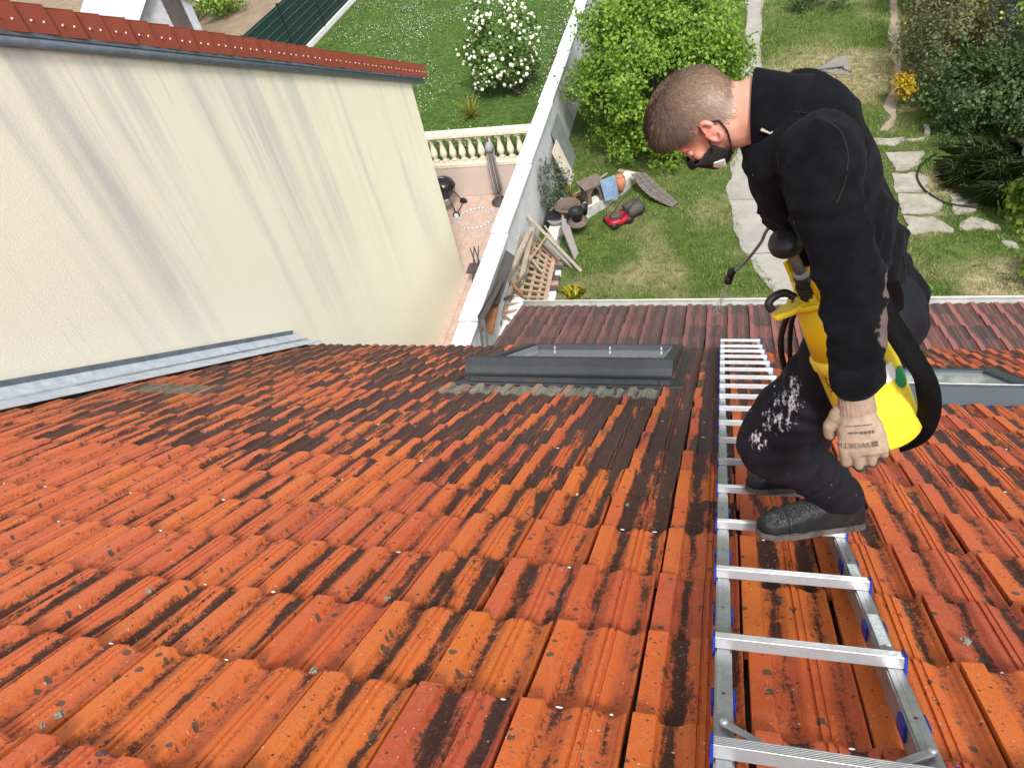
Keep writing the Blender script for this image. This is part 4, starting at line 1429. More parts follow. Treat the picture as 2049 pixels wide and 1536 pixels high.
post('rusty brown beam across the end of the lattice', G(1012, 556, .70), G(1045, 590, .64), 0.06, 0.06, M_WOODO, 'timber_plank', 'plank')
post('short black bar lying across the white boards', G(978, 612, .70), G(1028, 590, .70), 0.06, 0.03, M_DKPAN, 'timber_plank', 'plank')
post('orange brown batten in the bottom corner of the pile', G(968, 634, .55), G(982, 668, .45), 0.06, 0.04, M_WOODO, 'timber_plank', 'plank')
rgx = random.Random(12)
XS = [(1000, 548, .5, 1030, 500, .75, 'grey'), (1012, 530, .7, 1052, 474, .9, 'dark'), (1022, 520, .8, 1040, 468, 1.0, 'pink'), (1048, 500, .75, 1085, 545, .5, 'grey'), (1070, 470, .7, 1120, 520, .3, 'dark'), (1000, 600, .55, 1060, 540, .7, 'dark'), (1034, 470, .9, 1066, 500, .6, 'orange'), (1090, 452, .35, 1120, 500, .2, 'grey'), (1060, 520, .72, 1096, 470, .62, 'pink'), (990, 620, .5, 1022, 640, .6, 'grey')]
XL = ['narrow grey stick lying along the foot of the wall', 'dark slat leaning upward beside the wall', 'pinkish lath standing among the planks by the wall', 'grey lath lying across the middle of the lattice', 'dark slat sloping under the long grey panel', 'dark lath lying low along the lattice edge', 'short orange lath poking from the top of the pile', 'thin grey lath lying beside the grey pot', 'pinkish lath crossing the two weathered posts', 'grey stub of wood beside the white boards']
for (x0, y0_, h0, x1, y1_, h1, cc), lab in zip(XS, XL):
    post(lab, G(x0, y0_, h0), G(x1, y1_, h1), rgx.uniform(.03, .07), rgx.uniform(.02, .04), {'grey': M_WOODG, 'dark': M_WOODD, 'pink': M_WOODP, 'orange': M_WOODO}[cc], 'timber_lath', 'lath')
tag(thick([onx(1012, 500, -3.82), onx(1030, 512, -3.62), onx(1000, 604, -3.50), onx(972, 612, -3.80)], .03, 'dark_board', M_DKPAN), 'dark brown board leaning between the wall and the lattice', 'board')
tag(thick([onx(985, 585, -3.84), onx(1000, 590, -3.66), onx(985, 668, -3.50), onx(964, 660, -3.82)], .03, 'brown_board', M_WOODO), 'brown board leaning in the narrow gap beside the lean-to roof', 'board')
fr = empty('framed_sheet', G(970, 640), 'black framed sheet leaning on the white wall beside the eave', 'sheet')
fa, fb, fc, fd = onx(958, 634, -3.70), onx(1004, 552, -3.72), onx(1008, 560, -3.55), onx(968, 640, -3.52)
for i, (p, q) in enumerate(((fa, fb), (fa, onx(966, 692, -3.60)), (fd, onx(975, 692, -3.45)))):
    b = MB(); b.bar(p, q, 0.035, 0.035); b.build('frame_bar', M_BLACK, fr)
thick([fa, fb, fc, fd], .012, 'sheet', M_DKPAN, fr)
for i, (lab, q0, q1, q2, q3) in enumerate((('white painted board under the lean-to verge, upper one', (1030, 588), (1050, 600), (1005, 676), (990, 668)), ('white painted board under the lean-to verge, lower one', (1012, 594), (1026, 604), (990, 680), (980, 672)))):
    tag(thick([G(*q0, .50 - .16 * i), G(*q1, .50 - .16 * i), G(*q2, .42 - .16 * i), G(*q3, .42 - .16 * i)], .025, 'white_board', M_WHITE), lab, 'board', 'white boards')
tag(thick([G(1088, 466, .62), G(1100, 470, .60), G(1140, 526, .10), G(1148, 540, .04), G(1128, 528, .10), G(1092, 488, .50)], .02, 'grey_panel', M_SLATE), 'long grey panel propped on the scrap pile, nearer the wall', 'panel', 'grey panels')
tag(thick([G(1124, 428, .72), G(1132, 446, .62), G(1140, 452, .58), G(1157, 506, .12), G(1150, 520, .05), G(1144, 512, .08), G(1124, 455, .60)], .02, 'grey_panel', M_SLATE), 'narrow grey panel leaning on the pots beside the lawn', 'panel', 'grey panels')
post('long thin plank sloping from the bush down to the lawn', G(1056, 432, .95), G(1163, 543, .03), 0.07, 0.03, M_WOODG, 'timber_plank', 'plank')
b = MB()
b.box((-3.55, 13.05, ZG + .19), (0.34, 0.34, 0.38), None, 1.12)
tag(b.build('black_planter', M_BLACK, None, 0.01), 'black square planter under the grey green bush', 'planter')
# --- alternating edging blocks beside the lattice
for i in range(9):
    p = G(1120 - i * 2.5, 530 + i * 10.5)
    b = MB(); b.box((p.x, p.y, ZG + .045), (0.17, 0.125, 0.09))
    m = (M_WOODP, M_WHITE, M_DKPAN)[(0, 2, 1, 2, 0, 2, 1, 1, 0)[i]]
    where = ['farthest', 'second', 'third', 'fourth', 'fifth', 'sixth', 'seventh', 'eighth', 'nearest'][i]
    tag(b.build('edging_block', m, None, 0.008), '%s %s edging block of the row between lattice and lawn' % (where, {M_WOODP: 'pink', M_WHITE: 'white', M_DKPAN: 'black'}[m]), 'block', 'edging blocks')

# --- curved planter wall
pw = empty('planter_wall', G(1200, 420), 'low curved garden wall topped with white mosaic beside the red mower', 'wall')
cv = bez([G(1118, 500), G(1124, 474), G(1140, 456), G(1172, 440), G(1205, 420), G(1238, 396), G(1272, 366)], 6)
ring = []; ring2 = []
for i, p in enumerate(cv):
    t = (cv[min(i + 1, len(cv) - 1)] - cv[max(i - 1, 0)]).normalized()
    s = Vector((-t.y, t.x, 0))
    q = p + s * 0.24
    ring.append([Vector((p.x, p.y, ZG)), Vector((p.x, p.y, ZG + .26)), Vector((q.x, q.y, ZG + .26)), Vector((q.x, q.y, ZG))])
b = MB(); b.loft(ring, smooth=False); b.build('wall_core', M_OLDR, pw)
for i in range(len(cv) - 1):      # mosaic tiles, three across
    for k in range(2):
        p0, p1 = cv[i].lerp(cv[i + 1], k / 2 + .03), cv[i].lerp(cv[i + 1], (k + 1) / 2 - .03)
        t = (cv[i + 1] - cv[i]).normalized(); s = Vector((-t.y, t.x, 0))
        for j in range(2):
            a0, a1 = 0.005 + j * 0.118, 0.115 + j * 0.118
            b = MB(); b.prism([p0 + s * a0 + Vector((0, 0, .26)), p1 + s * a0 + Vector((0, 0, .26)), p1 + s * a1 + Vector((0, 0, .26)), p0 + s * a1 + Vector((0, 0, .26))], (0, 0, .012))
            b.build('mosaic_tile', M_WTILE, pw)


def pot(name, label, p, prof, mat, n=18, extra=None, group='pots on the curved wall'):
    b = MB(); b.lathe((p.x, p.y, p.z), prof, n)
    e = tag(b.build(name, mat), label, 'pot', group)
    return e


pot('plant_pot', 'wide brown pot with a rimmed lid behind the grey panel', G(1140, 447, 0.0), [(.20, 0), (.25, .40), (.29, .44), (.30, .48), (.27, .50), (.25, .47), (.02, .47)], M_POTB)
pot('plant_pot', 'shiny black pot standing on a brown saucer dish', G(1155, 440, .40), [(.10, 0), (.15, .20), (.17, .24), (.15, .25), (.12, .16), (.02, .15)], M_BLACK)
pot('pot_base', 'brown stepped dish under the black pot', G(1156, 447, .26), [(.22, 0), (.23, .05), (.19, .08), (.16, .14), (.02, .14)], M_POTB)
pot('plant_pot', 'small grey pot half hidden by the narrow grey panel', G(1116, 462, .05), [(.13, 0), (.17, .28), (.19, .30), (.18, .33), (.15, .32), (.02, .30)], M_POTG)
pot('plant_pot', 'squat grey pot at the near end of the curved wall', G(1110, 482, .02), [(.12, 0), (.16, .16), (.17, .18), (.15, .19), (.02, .17)], M_POTG)
pot('terracotta_jar', 'orange terracotta jar beside the blue panel', G(1241, 384, .26), [(.05, 0), (.10, .10), (.15, .24), (.14, .34), (.09, .40), (.10, .42), (.02, .42)], M_TERRA)
pot('black_bucket', 'crumpled black bucket on the mosaic wall top', G(1168, 428, .272), [(.08, 0), (.11, .18), (.12, .20), (.10, .20), (.07, .05), (.01, .04)], M_BLACK)
# --- little shelter with an arched door
sh = empty('small_shelter', G(1195, 398, .27), 'small brown wooden kennel with an arched opening on the curved wall', 'kennel')
o0 = G(1193, 404, .275)
dx = Vector((0.80, 0.60, 0)); dy = Vector((-0.60, 0.80, 0)); dz = Vector((0, 0, 1))
arch = [(-.10, 0), (.10, 0), (.10, .22)] + [(0.10 * math.cos(a), .22 + .10 * math.sin(a)) for a in np.linspace(0.3, math.pi - 0.3, 6)] + [(-.10, .22)]
W_, H_ = .19, .40
b = MB()
for x0, x1, z0, z1 in ((-W_, -.10, 0, H_), (.10, W_, 0, H_), (-.10, .10, .335, H_)):
    b.prism([o0 + dx * x0 + dz * z0, o0 + dx * x1 + dz * z0, o0 + dx * x1 + dz * z1, o0 + dx * x0 + dz * z1], dy * .02)
for sg in (-1, 1):
    b.prism([o0 + dx * sg * .10 + dz * .335, o0 + dx * sg * .10 + dz * .22, o0 + dx * sg * .045 + dz * .32, o0 + dx * sg * .0 + dz * .335], dy * .02)
b.build('front', M_POTB, sh)
b = MB()
for x0 in (-W_, W_ - .02):
    b.prism([o0 + dx * x0 + dy * .022, o0 + dx * (x0 + .02) + dy * .022, o0 + dx * (x0 + .02) + dy * .30, o0 + dx * x0 + dy * .30], dz * H_)
b.prism([o0 + dx * -W_ + dy * .302, o0 + dx * W_ + dy * .302, o0 + dx * W_ + dy * .32, o0 + dx * -W_ + dy * .32], dz * H_)
b.build('side', M_WOODD, sh)
thick([o0 + dx * -.26 + dy * -.04 + dz * (H_ + .005), o0 + dx * .26 + dy * -.04 + dz * (H_ + .005), o0 + dx * .26 + dy * .36 + dz * (H_ + .04), o0 + dx * -.26 + dy * .36 + dz * (H_ + .04)], .02, 'roof', M_WOODD, sh)
tag(thick([G(1200, 362, .80), G(1230, 350, .86), G(1238, 394, .275), G(1211, 402, .275)], .02, 'blue_panel', M_BLUEP), 'pale blue plastic panel standing on the curved wall', 'panel')
post('long bamboo pole lying diagonally in the weeds', G(1104, 420, .06), G(1215, 347, .10), 0.035, 0.035, M_WOODG, 'garden_pole', 'pole')
post('short pale stick lying beside the wall bush', G(1098, 425, .05), G(1126, 395, .08), 0.035, 0.03, M_WHITE, 'garden_stick', 'stick')
tl = empty('garden_hoe', G(1150, 395), 'garden tool with an orange red head and a thin wooden handle', 'tool')
b = MB(); b.tube([G(1150, 395, .12), G(1180, 378, .2)], .014, 6); b.build('handle', M_WOODG, tl)
b = MB(); b.tube([G(1138, 380, .14), G(1148, 396, .12), G(1156, 388, .14)], .022, 6); b.build('head', pm('orange_red_paint', (0.55, 0.07, 0.02), None, 4, 0.5), tl)
post('grey beam lying under the green shrub, farther one', G(1238, 342, .10), G(1290, 352, .12), 0.10, 0.06, M_WOODG, 'timber_beam', 'beam')
post('grey beam lying under the green shrub, nearer one', G(1240, 353, .16), G(1276, 362, .18), 0.10, 0.06, M_WOODG, 'timber_beam', 'beam')
# --- shingled panel
sp_ = empty('shingle_panel', G(1300, 375), 'grey shingled roof panel lying on the grass below the green shrub', 'panel')
s0, s1, s2, s3 = G(1262, 348, .42), G(1290, 345, .48), G(1355, 404, .06), G(1343, 415, .03)
for r_ in range(9):
    f0, f1 = r_ / 9, (r_ + 1.15) / 9
    wl = 3
    for k in range(wl):
        a0, a1 = k / wl + .012, (k + 1) / wl - .012
        def Q(a, f, e=0.0):
            lft = s0.lerp(s3, f) + (s3 - s2).normalized() * 0.14 * math.sin(f * math.pi)
            rgt = s1.lerp(s2, f)
            return lft.lerp(rgt, a) + Vector((0, 0, e))
        e0, e1 = 0.022, 0.0
        thick([Q(a0, f0, e1), Q(a1, f0, e1), Q(a1, min(f1, 1), e0), Q((a0 + a1) / 2, min(f1 + .03, 1.05), e0), Q(a0, min(f1, 1), e0)], .008, 'shingle', M_SHING, sp_)
thick([s0 - Vector((0, 0, .03)), s1 - Vector((0, 0, .03)), s2 - Vector((0, 0, .02)), s3 - Vector((0, 0, .02))], .02, 'backing', M_WOODD, sp_)
# --- lawn mower
mw = empty('lawn_mower', G(1240, 435), 'red and black push lawn mower parked by the curved wall', 'mower')
mo = G(1236, 446)
fx = (G(1205, 446) - G(1268, 420)).normalized(); fx.z = 0; fx.normalize()
fy = Vector((-fx.y, fx.x, 0))


def ML(a, c, h):
    return Vector((mo.x, mo.y, ZG)) + (fx * a + fy * c + Vector((0, 0, h))) * .84


rings = []
for h, s in ((.05, .96), (.13, 1.0), (.19, .93), (.215, .78)):
    rings.append([ML(.30 * s * math.copysign(abs(math.cos(a)) ** .55, math.cos(a)), .23 * s * math.copysign(abs(math.sin(a)) ** .55, math.sin(a)), h) for a in np.linspace(0, 2 * math.pi, 20, endpoint=False)])
b = MB(); b.loft(rings); b.build('deck', M_RED, mw)
rings = []
for h, s in ((.20, 1.0), (.27, .95), (.31, .7), (.32, .4)):
    rings.append([ML(.05 + .17 * s * math.cos(a), .14 * s * math.sin(a), h) for a in np.linspace(0, 2 * math.pi, 16, endpoint=False)])
b = MB(); b.loft(rings); b.build('motor_cover', M_DKPAN, mw)
rings = []
for a, w, h0, h1 in ((-.26, .20, .12, .34), (-.40, .21, .12, .40), (-.62, .21, .14, .40), (-.74, .17, .18, .34)):
    rings.append([ML(a, -w, h0), ML(a, w, h0), ML(a, w * 1.0, h1 - .04), ML(a, w * .8, h1), ML(a, -w * .8, h1), ML(a, -w, h1 - .04)])
b = MB(); b.loft(rings); b.build('grass_box', M_DKPAN, mw)
for c in (-.20, .20):
    b = MB(); b.tube(bez([ML(.0, c, .20), ML(-.22, c, .42), ML(-.62, c * .95, .66)], 5), .011, 6); b.build('handle_bar', M_BLACK, mw)
    for a in (.2, -.24):
        b = MB(); b.lathe(ML(a, c * 1.12 - .02, .085), [(.02, 0), (.085, .004), (.085, .036), (.02, .04)], 14, fy); b.build('wheel', M_BLACK, mw)
b = MB(); b.tube([ML(-.62, -.19, .66), ML(-.64, 0, .67), ML(-.62, .19, .66)], .012, 6); b.build('handle_grip', M_BLACK, mw)
# --- sheets leaning on the far wall
tag(thick([Vector((XB1 + .03, 15.3, -6.55)), Vector((XB1 + .03, 16.2, -6.5)), Vector((XB1 + .34, 16.2, ZG + .01)), Vector((XB1 + .34, 15.3, ZG + .01))], .012, 'glass_sheet', M_GRNG), 'greenish glass sheet leaning on the white wall', 'sheet')
tag(thick([Vector((XB1 + .12, 14.75, -6.75)), Vector((XB1 + .12, 15.35, -6.75)), Vector((XB1 + .42, 15.35, ZG + .01)), Vector((XB1 + .42, 14.75, ZG + .01))], .015, 'beige_board', M_CREAM), 'small beige board propped below the glass sheet', 'board')
# --- slabs in the dry grass
sl_ = empty('slate_pile', G(1670, 140), 'small heap of broken grey slabs in the dry grass', 'slabs')
for i, (q, h) in enumerate((([(1637, 138), (1690, 140), (1704, 148), (1672, 149)], .04), ([(1637, 137), (1676, 113), (1690, 127), (1692, 130)], .11), ([(1678, 116), (1694, 109), (1702, 141), (1690, 138)], .09))):
    thick([G(x, y, h) for x, y in q], .035, 'slab', M_SLATE, sl_)
# --- black hose, white drum
b = MB()
b.tube(bez([G(1874, 308, .03), G(1852, 322, .03), G(1837, 342, .03), G(1836, 358, .03), G(1848, 378, .03), G(1872, 396, .03), G(1905, 409, .03), G(1968, 417, .03)], 8), .022, 8)
tag(b.build('garden_hose', M_BLACK), 'black hose looping over the flagstones', 'hose')
b = MB(); b.lathe(Vector((6.05, 14.75, ZG)), [(.30, 0), (.31, .1), (.30, .2), (.31, .22), (.30, .55), (.31, .57), (.30, .78), (.27, .82), (.02, .83)], 20)
tag(b.build('white_drum', M_WHITE), 'white drum at the right edge among the weeds', 'drum')

# ------------------------------------------------------------------ neighbour patio things
bq = empty('kettle_barbecue', G(904, 420), 'black kettle barbecue on wheels beside the cream building corner', 'barbecue')
bc = Vector((-6.32, 14.02, ZG))
M_ENAM = pm('black_enamel', (0.010, 0.011, 0.012), (0.014, 0.015, 0.016), 5, 0.12, 0.0, spec=0.6)
R_ = .29
b = MB(); b.lathe(bc + Vector((0, 0, .66)), [(R_ * math.cos(a), R_ * .78 * math.sin(a)) for a in np.linspace(0, math.pi / 2 - .05, 9)], 24); b.build('lid', M_ENAM, bq)
b = MB(); b.lathe(bc + Vector((0, 0, .64)), [(R_ * math.cos(a), R_ * .85 * math.sin(a)) for a in np.linspace(-math.pi / 2 + .08, 0, 9)] + [(R_ + .008, .004), (R_ + .008, .018)], 24); b.build('bowl', M_ENAM, bq)
b = MB(); b.tube(bez([bc + Vector((-.08, -.02, .865)), bc + Vector((-.05, -.05, .91)), bc + Vector((.05, -.05, .91)), bc + Vector((.08, -.02, .865))], 4), .013, 6); b.build('handle', M_ALU, bq)
ft = [bc + Vector((.28, -.30, .07)), bc + Vector((.30, .26, .07)), bc + Vector((-.34, -.02, .0))]
tp = [bc + Vector((.14, -.14, .50)), bc + Vector((.15, .13, .50)), bc + Vector((-.2, 0, .50))]
for p, q in zip(tp, ft):
    b = MB(); b.tube([p, q], .016, 6); b.build('leg', M_DKPAN, bq)
b = MB(); b.tube([ft[0], ft[1]], .012, 6); b.build('axle', M_DKPAN, bq)
for p in ft[:2]:
    b = MB(); b.lathe(p + Vector((0, -.03 if p is ft[0] else 0, 0)), [(.03, 0), (.09, .002), (.09, .038), (.055, .04), (.055, .03), (.02, .03)], 18, (0.1, 1, 0))
    w = b.build('wheel', M_BLACK, bq)
    b = MB(); b.lathe(p + Vector((0, -.034 if p is ft[0] else .04, 0)), [(.06, 0), (.062, .003), (.035, .004)], 18, (0.1, 1, 0)); b.build('hub', M_WHITE, w)
b = MB(); b.lathe(bc + Vector((-.02, 0, .22)), [(.16, 0), (.17, .01), (.17, .16), (.15, .17)], 18); b.build('ash_pot', pm('ash_pot_metal', (0.45, 0.42, 0.38), None, 5, 0.4, metal=.5), bq)
# folded parasol
pa = empty('folded_parasol', (-5.1, 14.3, ZG), 'folded grey striped parasol standing by the boundary wall', 'parasol')
pc = Vector((-5.08, 14.25, ZG))
M_CANV = NT('striped_canvas')
ang_ = M_CANV.n('ShaderNodeTexGradient', gradient_type='RADIAL')
M_CANV.l(M_CANV.mapping(M_CANV.pos(), (1, 1, 1), (-pc.x, -pc.y, 0)), ang_.inputs[0])
stp = M_CANV.math('GREATER_THAN', M_CANV.math('FRACT', M_CANV.math('MULTIPLY', ang_.outputs[1], 12.0)), 0.55)
M_CANV = M_CANV.fin(M_CANV.mix(stp, (0.11, 0.095, 0.09), (0.30, 0.27, 0.26)), 0.9)
rings = []
for h, r_ in ((.30, .045), (.36, .10), (.7, .10), (1.0, .09), (1.25, .08), (1.38, .085)):
    rings.append([pc + Vector((math.cos(a) * r_ * (1 + .22 * math.cos(8 * a)), math.sin(a) * r_ * (1 + .22 * math.cos(8 * a)), h)) for a in np.linspace(0, 2 * math.pi, 48, endpoint=False)])
b = MB(); b.loft(rings); b.build('canopy', M_CANV, pa)
b = MB(); b.lathe(pc + Vector((0, 0, 1.36)), [(.115, 0), (.08, .12), (.035, .2), (.03, .21)], 10); b.build('top_cap', pm('grey_canvas', (0.33, 0.32, 0.34), None, 5, 0.9), pa)
b = MB(); b.lathe(pc, [(.22, .01), (.22, .06), (.05, .09), (.022, .1), (.022, 1.68), (.01, 1.7)], 12); b.build('pole', M_DKPAN, pa)
# hoop
hc = (G(921, 440) + G(985, 438)) / 2
M_HOOP = NT('hoop_plastic')
gr = M_HOOP.n('ShaderNodeTexGradient', gradient_type='RADIAL')
M_HOOP.l(M_HOOP.mapping(M_HOOP.pos(), (1, 1, 1), (-hc.x, -hc.y, 0)), gr.inputs[0])
M_HOOP = M_HOOP.fin(M_HOOP.mix(M_HOOP.math('GREATER_THAN', M_HOOP.math('FRACT', M_HOOP.math('MULTIPLY', gr.outputs[1], 26.0)), .5), (0.22, 0.36, 0.46), (0.62, 0.66, 0.60)), 0.3)
b = MB(); b.tube([Vector((hc.x + .42 * math.cos(a), hc.y + .42 * math.sin(a), ZG + .036)) for a in np.linspace(0, 2 * math.pi, 40)], .017, 8, False)
tag(b.build('hula_hoop', M_HOOP), 'pale blue striped hula hoop lying on the pink paving', 'hoop')
# garden chair by the building foot
ch = empty('folding_chair', G(938, 560), 'dark folded chair frame standing at the foot of the cream wall', 'chair')
cb = Vector((-4.95, 10.9, ZG))
for dxx, dyy, ex, ey in ((0, 0, .12, .42), (.1, .38, -.05, -.02)):
    for s_ in (0, .32):
        b = MB(); b.tube([cb + Vector((dxx + s_ * .3, dyy, .02)), cb + Vector((dxx + ex + s_ * .3, dyy + ey, .85))], .014, 6); b.build('leg', M_DKPAN, ch)
b = MB(); b.box(cb + Vector((.1, .22, .45)), (.30, .32, .03)); b.build('seat', M_DKPAN, ch)

# ------------------------------------------------------------------ green panel fence and shed beyond
M_GFEN = pm('dark_green_panel', (0.010, 0.035, 0.034), (0.014, 0.042, 0.040), 6, 0.6, 0.1)
fn = empty('panel_fence', (-13.6, 24, ZL), 'dark green panel fence with a white kerb along the neighbour lawn', 'fence')
fxx = -13.62
fy0, fy1 = 19.5, 34.0
k = 0
yy = fy0
while yy < fy1:
    b = MB(); b.box((fxx, yy + 1.25, ZL + .15 + .85), (0.03, 2.44, 1.55)); pnl = b.build('fence_panel', M_GFEN, fn)
    for i in range(7):
        b = MB(); b.box((fxx + .022, yy + 1.25, ZL + .30 + i * .235), (0.012, 2.46, .012)); b.build('wire', pm('fence_wire', (0.10, 0.16, 0.15), None, 5, .5) if not bpy.data.materials.get('fence_wire') else bpy.data.materials['fence_wire'], pnl)
    b = MB(); b.box((fxx + .01, yy, ZL + .9), (0.06, 0.06, 1.85)); b.build('post', M_BLACK, fn)
    b = MB(); b.box((fxx + .02, yy + 1.25, ZL + .09), (0.07, 2.46, 0.19)); b.build('kerb', M_WHITE, fn, 0.01)
    yy += 2.5
sd_ = empty('garden_shed', (-19.3, 23.5, ZL), 'pale weathered wooden shed with a pitched roof at the top left corner', 'shed')
M_SHR = pm('shed_roof_felt', (0.52, 0.53, 0.58), (0.40, 0.41, 0.46), 5, 0.7, 0.4, 30, dirt=(0.25, 0.25, 0.27), dirt_amt=.6)
sc_ = Vector((-19.6, 23.6, 0)); ax = Vector((.86, -.5, 0)).normalized(); ay = Vector((.5, .86, 0)).normalized()
zt, ze = -3.95, -5.05
def SP(a, c, z): return Vector((sc_.x, sc_.y, 0)) + ax * a + ay * c + Vector((0, 0, z))
thick([SP(-3, 0, zt), SP(1.5, 0, zt), SP(1.5, -1.25, ze), SP(-3, -1.25, ze)], .05, 'roof_slope', M_SHR, sd_)
thick([SP(-3, 0.02, zt), SP(1.5, 0.02, zt), SP(1.5, 1.27, ze), SP(-3, 1.27, ze)], .05, 'roof_slope', M_SHR, sd_)
b = MB(); b.prism([SP(1.25, -1.05, ZL), SP(1.25, 1.05, ZL), SP(1.25, 1.05, ze - .1), SP(1.25, 0, zt - .16), SP(1.25, -1.05, ze - .1)], ax * -4); b.build('wall', pm('shed_boards', (0.42, 0.44, 0.48), (0.33, 0.35, 0.39), 6, .8), sd_)
for s_ in (-1, 1):
    b = MB(); b.bar(SP(1.53, 0, zt - .04), SP(1.53, s_ * 1.28, ze - .04), .04, .16); b.build('barge_board', M_WHITE, sd_)
thick([SP(1.262, .12, ZL + .3), SP(1.262, .75, ZL + .3), SP(1.262, .75, zt - .75), SP(1.262, .12, zt - .5)], .012, 'door', M_DKPAN, sd_)
# ------------------------------------------------------------------ the person
J = ony
person = empty('person', uvh(0.30, 1.30, 0.012), 'person in black fleece and paint splashed dark trousers stooping on the ladder', 'person')


def remesh(mb, voxel, smooth=6, name='tmp'):
    me = mb.mesh(name)
    o = bpy.data.objects.new(name, me)
    COL.objects.link(o)
    m = o.modifiers.new('r', 'REMESH'); m.mode = 'VOXEL'; m.voxel_size = voxel
    if smooth:
        s = o.modifiers.new('s', 'SMOOTH'); s.factor = 0.5; s.iterations = smooth
    dg = bpy.context.evaluated_depsgraph_get()
    res = bpy.data.meshes.new_from_object(o.evaluated_get(dg))
    bpy.data.objects.remove(o); bpy.data.meshes.remove(me)
    return res


def get_co(me):
    c = np.empty(len(me.vertices) * 3, np.float32); me.vertices.foreach_get('co', c); c = c.reshape(-1, 3).astype(float)
    n_ = np.empty(len(me.vertices) * 3, np.float32); me.vertex_normals.foreach_get('vector', n_); return c, n_.reshape(-1, 3).astype(float)


def set_co(me, c):
    me.vertices.foreach_set('co', np.asarray(c, np.float32).ravel()); me.update()


def smooth_on(me):
    me.polygons.foreach_set('use_smooth', np.ones(len(me.polygons), bool)); me.update()


def limb(b, pts, rad, n=16):
    P = bez(pts, 5)
    R_ = []
    for i in range(len(rad) - 1):
        for k in range(5): R_.append(rad[i] + (rad[i + 1] - rad[i]) * (k / 5))
    R_.append(rad[-1])
    b.tube(P, R_, n)
    b.ell(P[0], [R_[0]] * 3); b.ell(P[-1], [R_[-1]] * 3)


def nz(p, s, o=0.0):
    return noise.noise(Vector((p[0] * s + o, p[1] * s - o, p[2] * s + 0.37 * o)))


# joints
pelvis = J(1737, 622, 1.02); waist = J(1702, 530, 1.01); mid = J(1668, 430, .99); chest = J(1622, 335, .98); upch = J(1585, 262, .975); neckb = J(1545, 228, .975)
lsh, lel, lwr = J(1640, 320, .815), J(1706, 585, .655), J(1712, 752, .585)
rsh, rel, rwr = J(1610, 280, 1.14), J(1700, 410, 1.16), J(1675, 480, 1.13)
lhip, rhip = J(1752, 645, .93), J(1742, 628, 1.11)
lkn = J(1540, 886, .87); lan = uvh(0.372, 1.160, .125)
ran = uvh(0.285, 1.50, .12); rkn = Vector((.285, 1.165, -.36))
AY = Vector((0, 1, 0))


def torso_rings(b, grow, stations):
    rings = []
    for i, (p, a, w) in enumerate(stations):
        t = (stations[min(i + 1, len(stations) - 1)][0] - stations[max(i - 1, 0)][0]).normalized()
        s = (AY - t * AY.dot(t)).normalized()
        f = t.cross(s)
        rings.append([p + s * math.cos(q) * (w + grow) * (0.93 + 0.07 * abs(math.cos(q))) + f * math.sin(q) * (a + grow) for q in np.linspace(0, 2 * math.pi, 28, endpoint=False)])
    b.loft(rings)


ST = [(pelvis + (pelvis - waist) * 0.35, .090, .150), (pelvis, .104, .152), (waist, .102, .143), (mid, .104, .150), (chest, .114, .162), (upch, .100, .145), (neckb, .070, .085), (neckb + (neckb - upch) * 0.45, .055, .055)]
# head frame (forward, left, up)
def camv(r, d, f, px=1024, py=768):
    v = ray(px, py).normalized(); rr_ = (RIGHT - v * RIGHT.dot(v)).normalized(); dd_ = v.cross(rr_)
    return (rr_ * r + dd_ * d + v * f).normalized()


HPX = (1403, 234)
HL = camv(.13, .46, -.88, *HPX)
HU = camv(-.88, -.27, -.30, *HPX); HU = (HU - HL * HU.dot(HL)).normalized()
HF = HL.cross(HU).normalized()
HC = J(*HPX, .98)
HS = 0.805


def HD(f, l, u): return HC + (HF * f + HL * l + HU * u) * HS


HM = Matrix((HF, HL, HU)).transposed() * HS
# continuous body under the clothes
b = MB()
torso_rings(b, -0.03, ST)
for pts, rad in (((lsh, lel, lwr), (.045, .036, .026)), ((rsh, rel, rwr), (.045, .036, .026)), ((lhip, lkn, lan), (.055, .042, .032)), ((rhip, rkn, ran), (.055, .042, .032))):
    limb(b, pts, rad)
limb(b, [neckb + (upch - neckb) * .3, neckb + (neckb - upch) * .35, HD(-.035, 0, -.09), HD(-.02, 0, -.02)], (.070, .066, .064, .064))
b.ell(HD(-.012, 0, .028), (.101, .078, .088), HM, 24, 16)
b.ell(HD(-.03, 0, .005), (.078, .074, .075), HM, 24, 16)
b.ell(HD(.030, 0, -.035), (.068, .062, .080), HM, 20, 14)
b.ell(HD(.058, 0, -.088), (.036, .042, .034), HM, 16, 12)
b.ell(HD(.02, 0, -.075), (.05, .055, .045), HM, 16, 12)
b.ell(HD(.078, 0, .012), (.018, .050, .016), HM, 14, 10)
b.ell(HD(.098, 0, -.022), (.014, .012, .026), HM, 12, 10)
b.ell(HD(.108, 0, -.038), (.014, .016, .011), HM, 12, 10)
for s in (-1, 1):
    b.ell(HD(.070, s * .036, -.030), (.022, .026, .022), HM, 12, 10)
bme = remesh(b, 0.0055, 3, 'body')
smooth_on(bme)


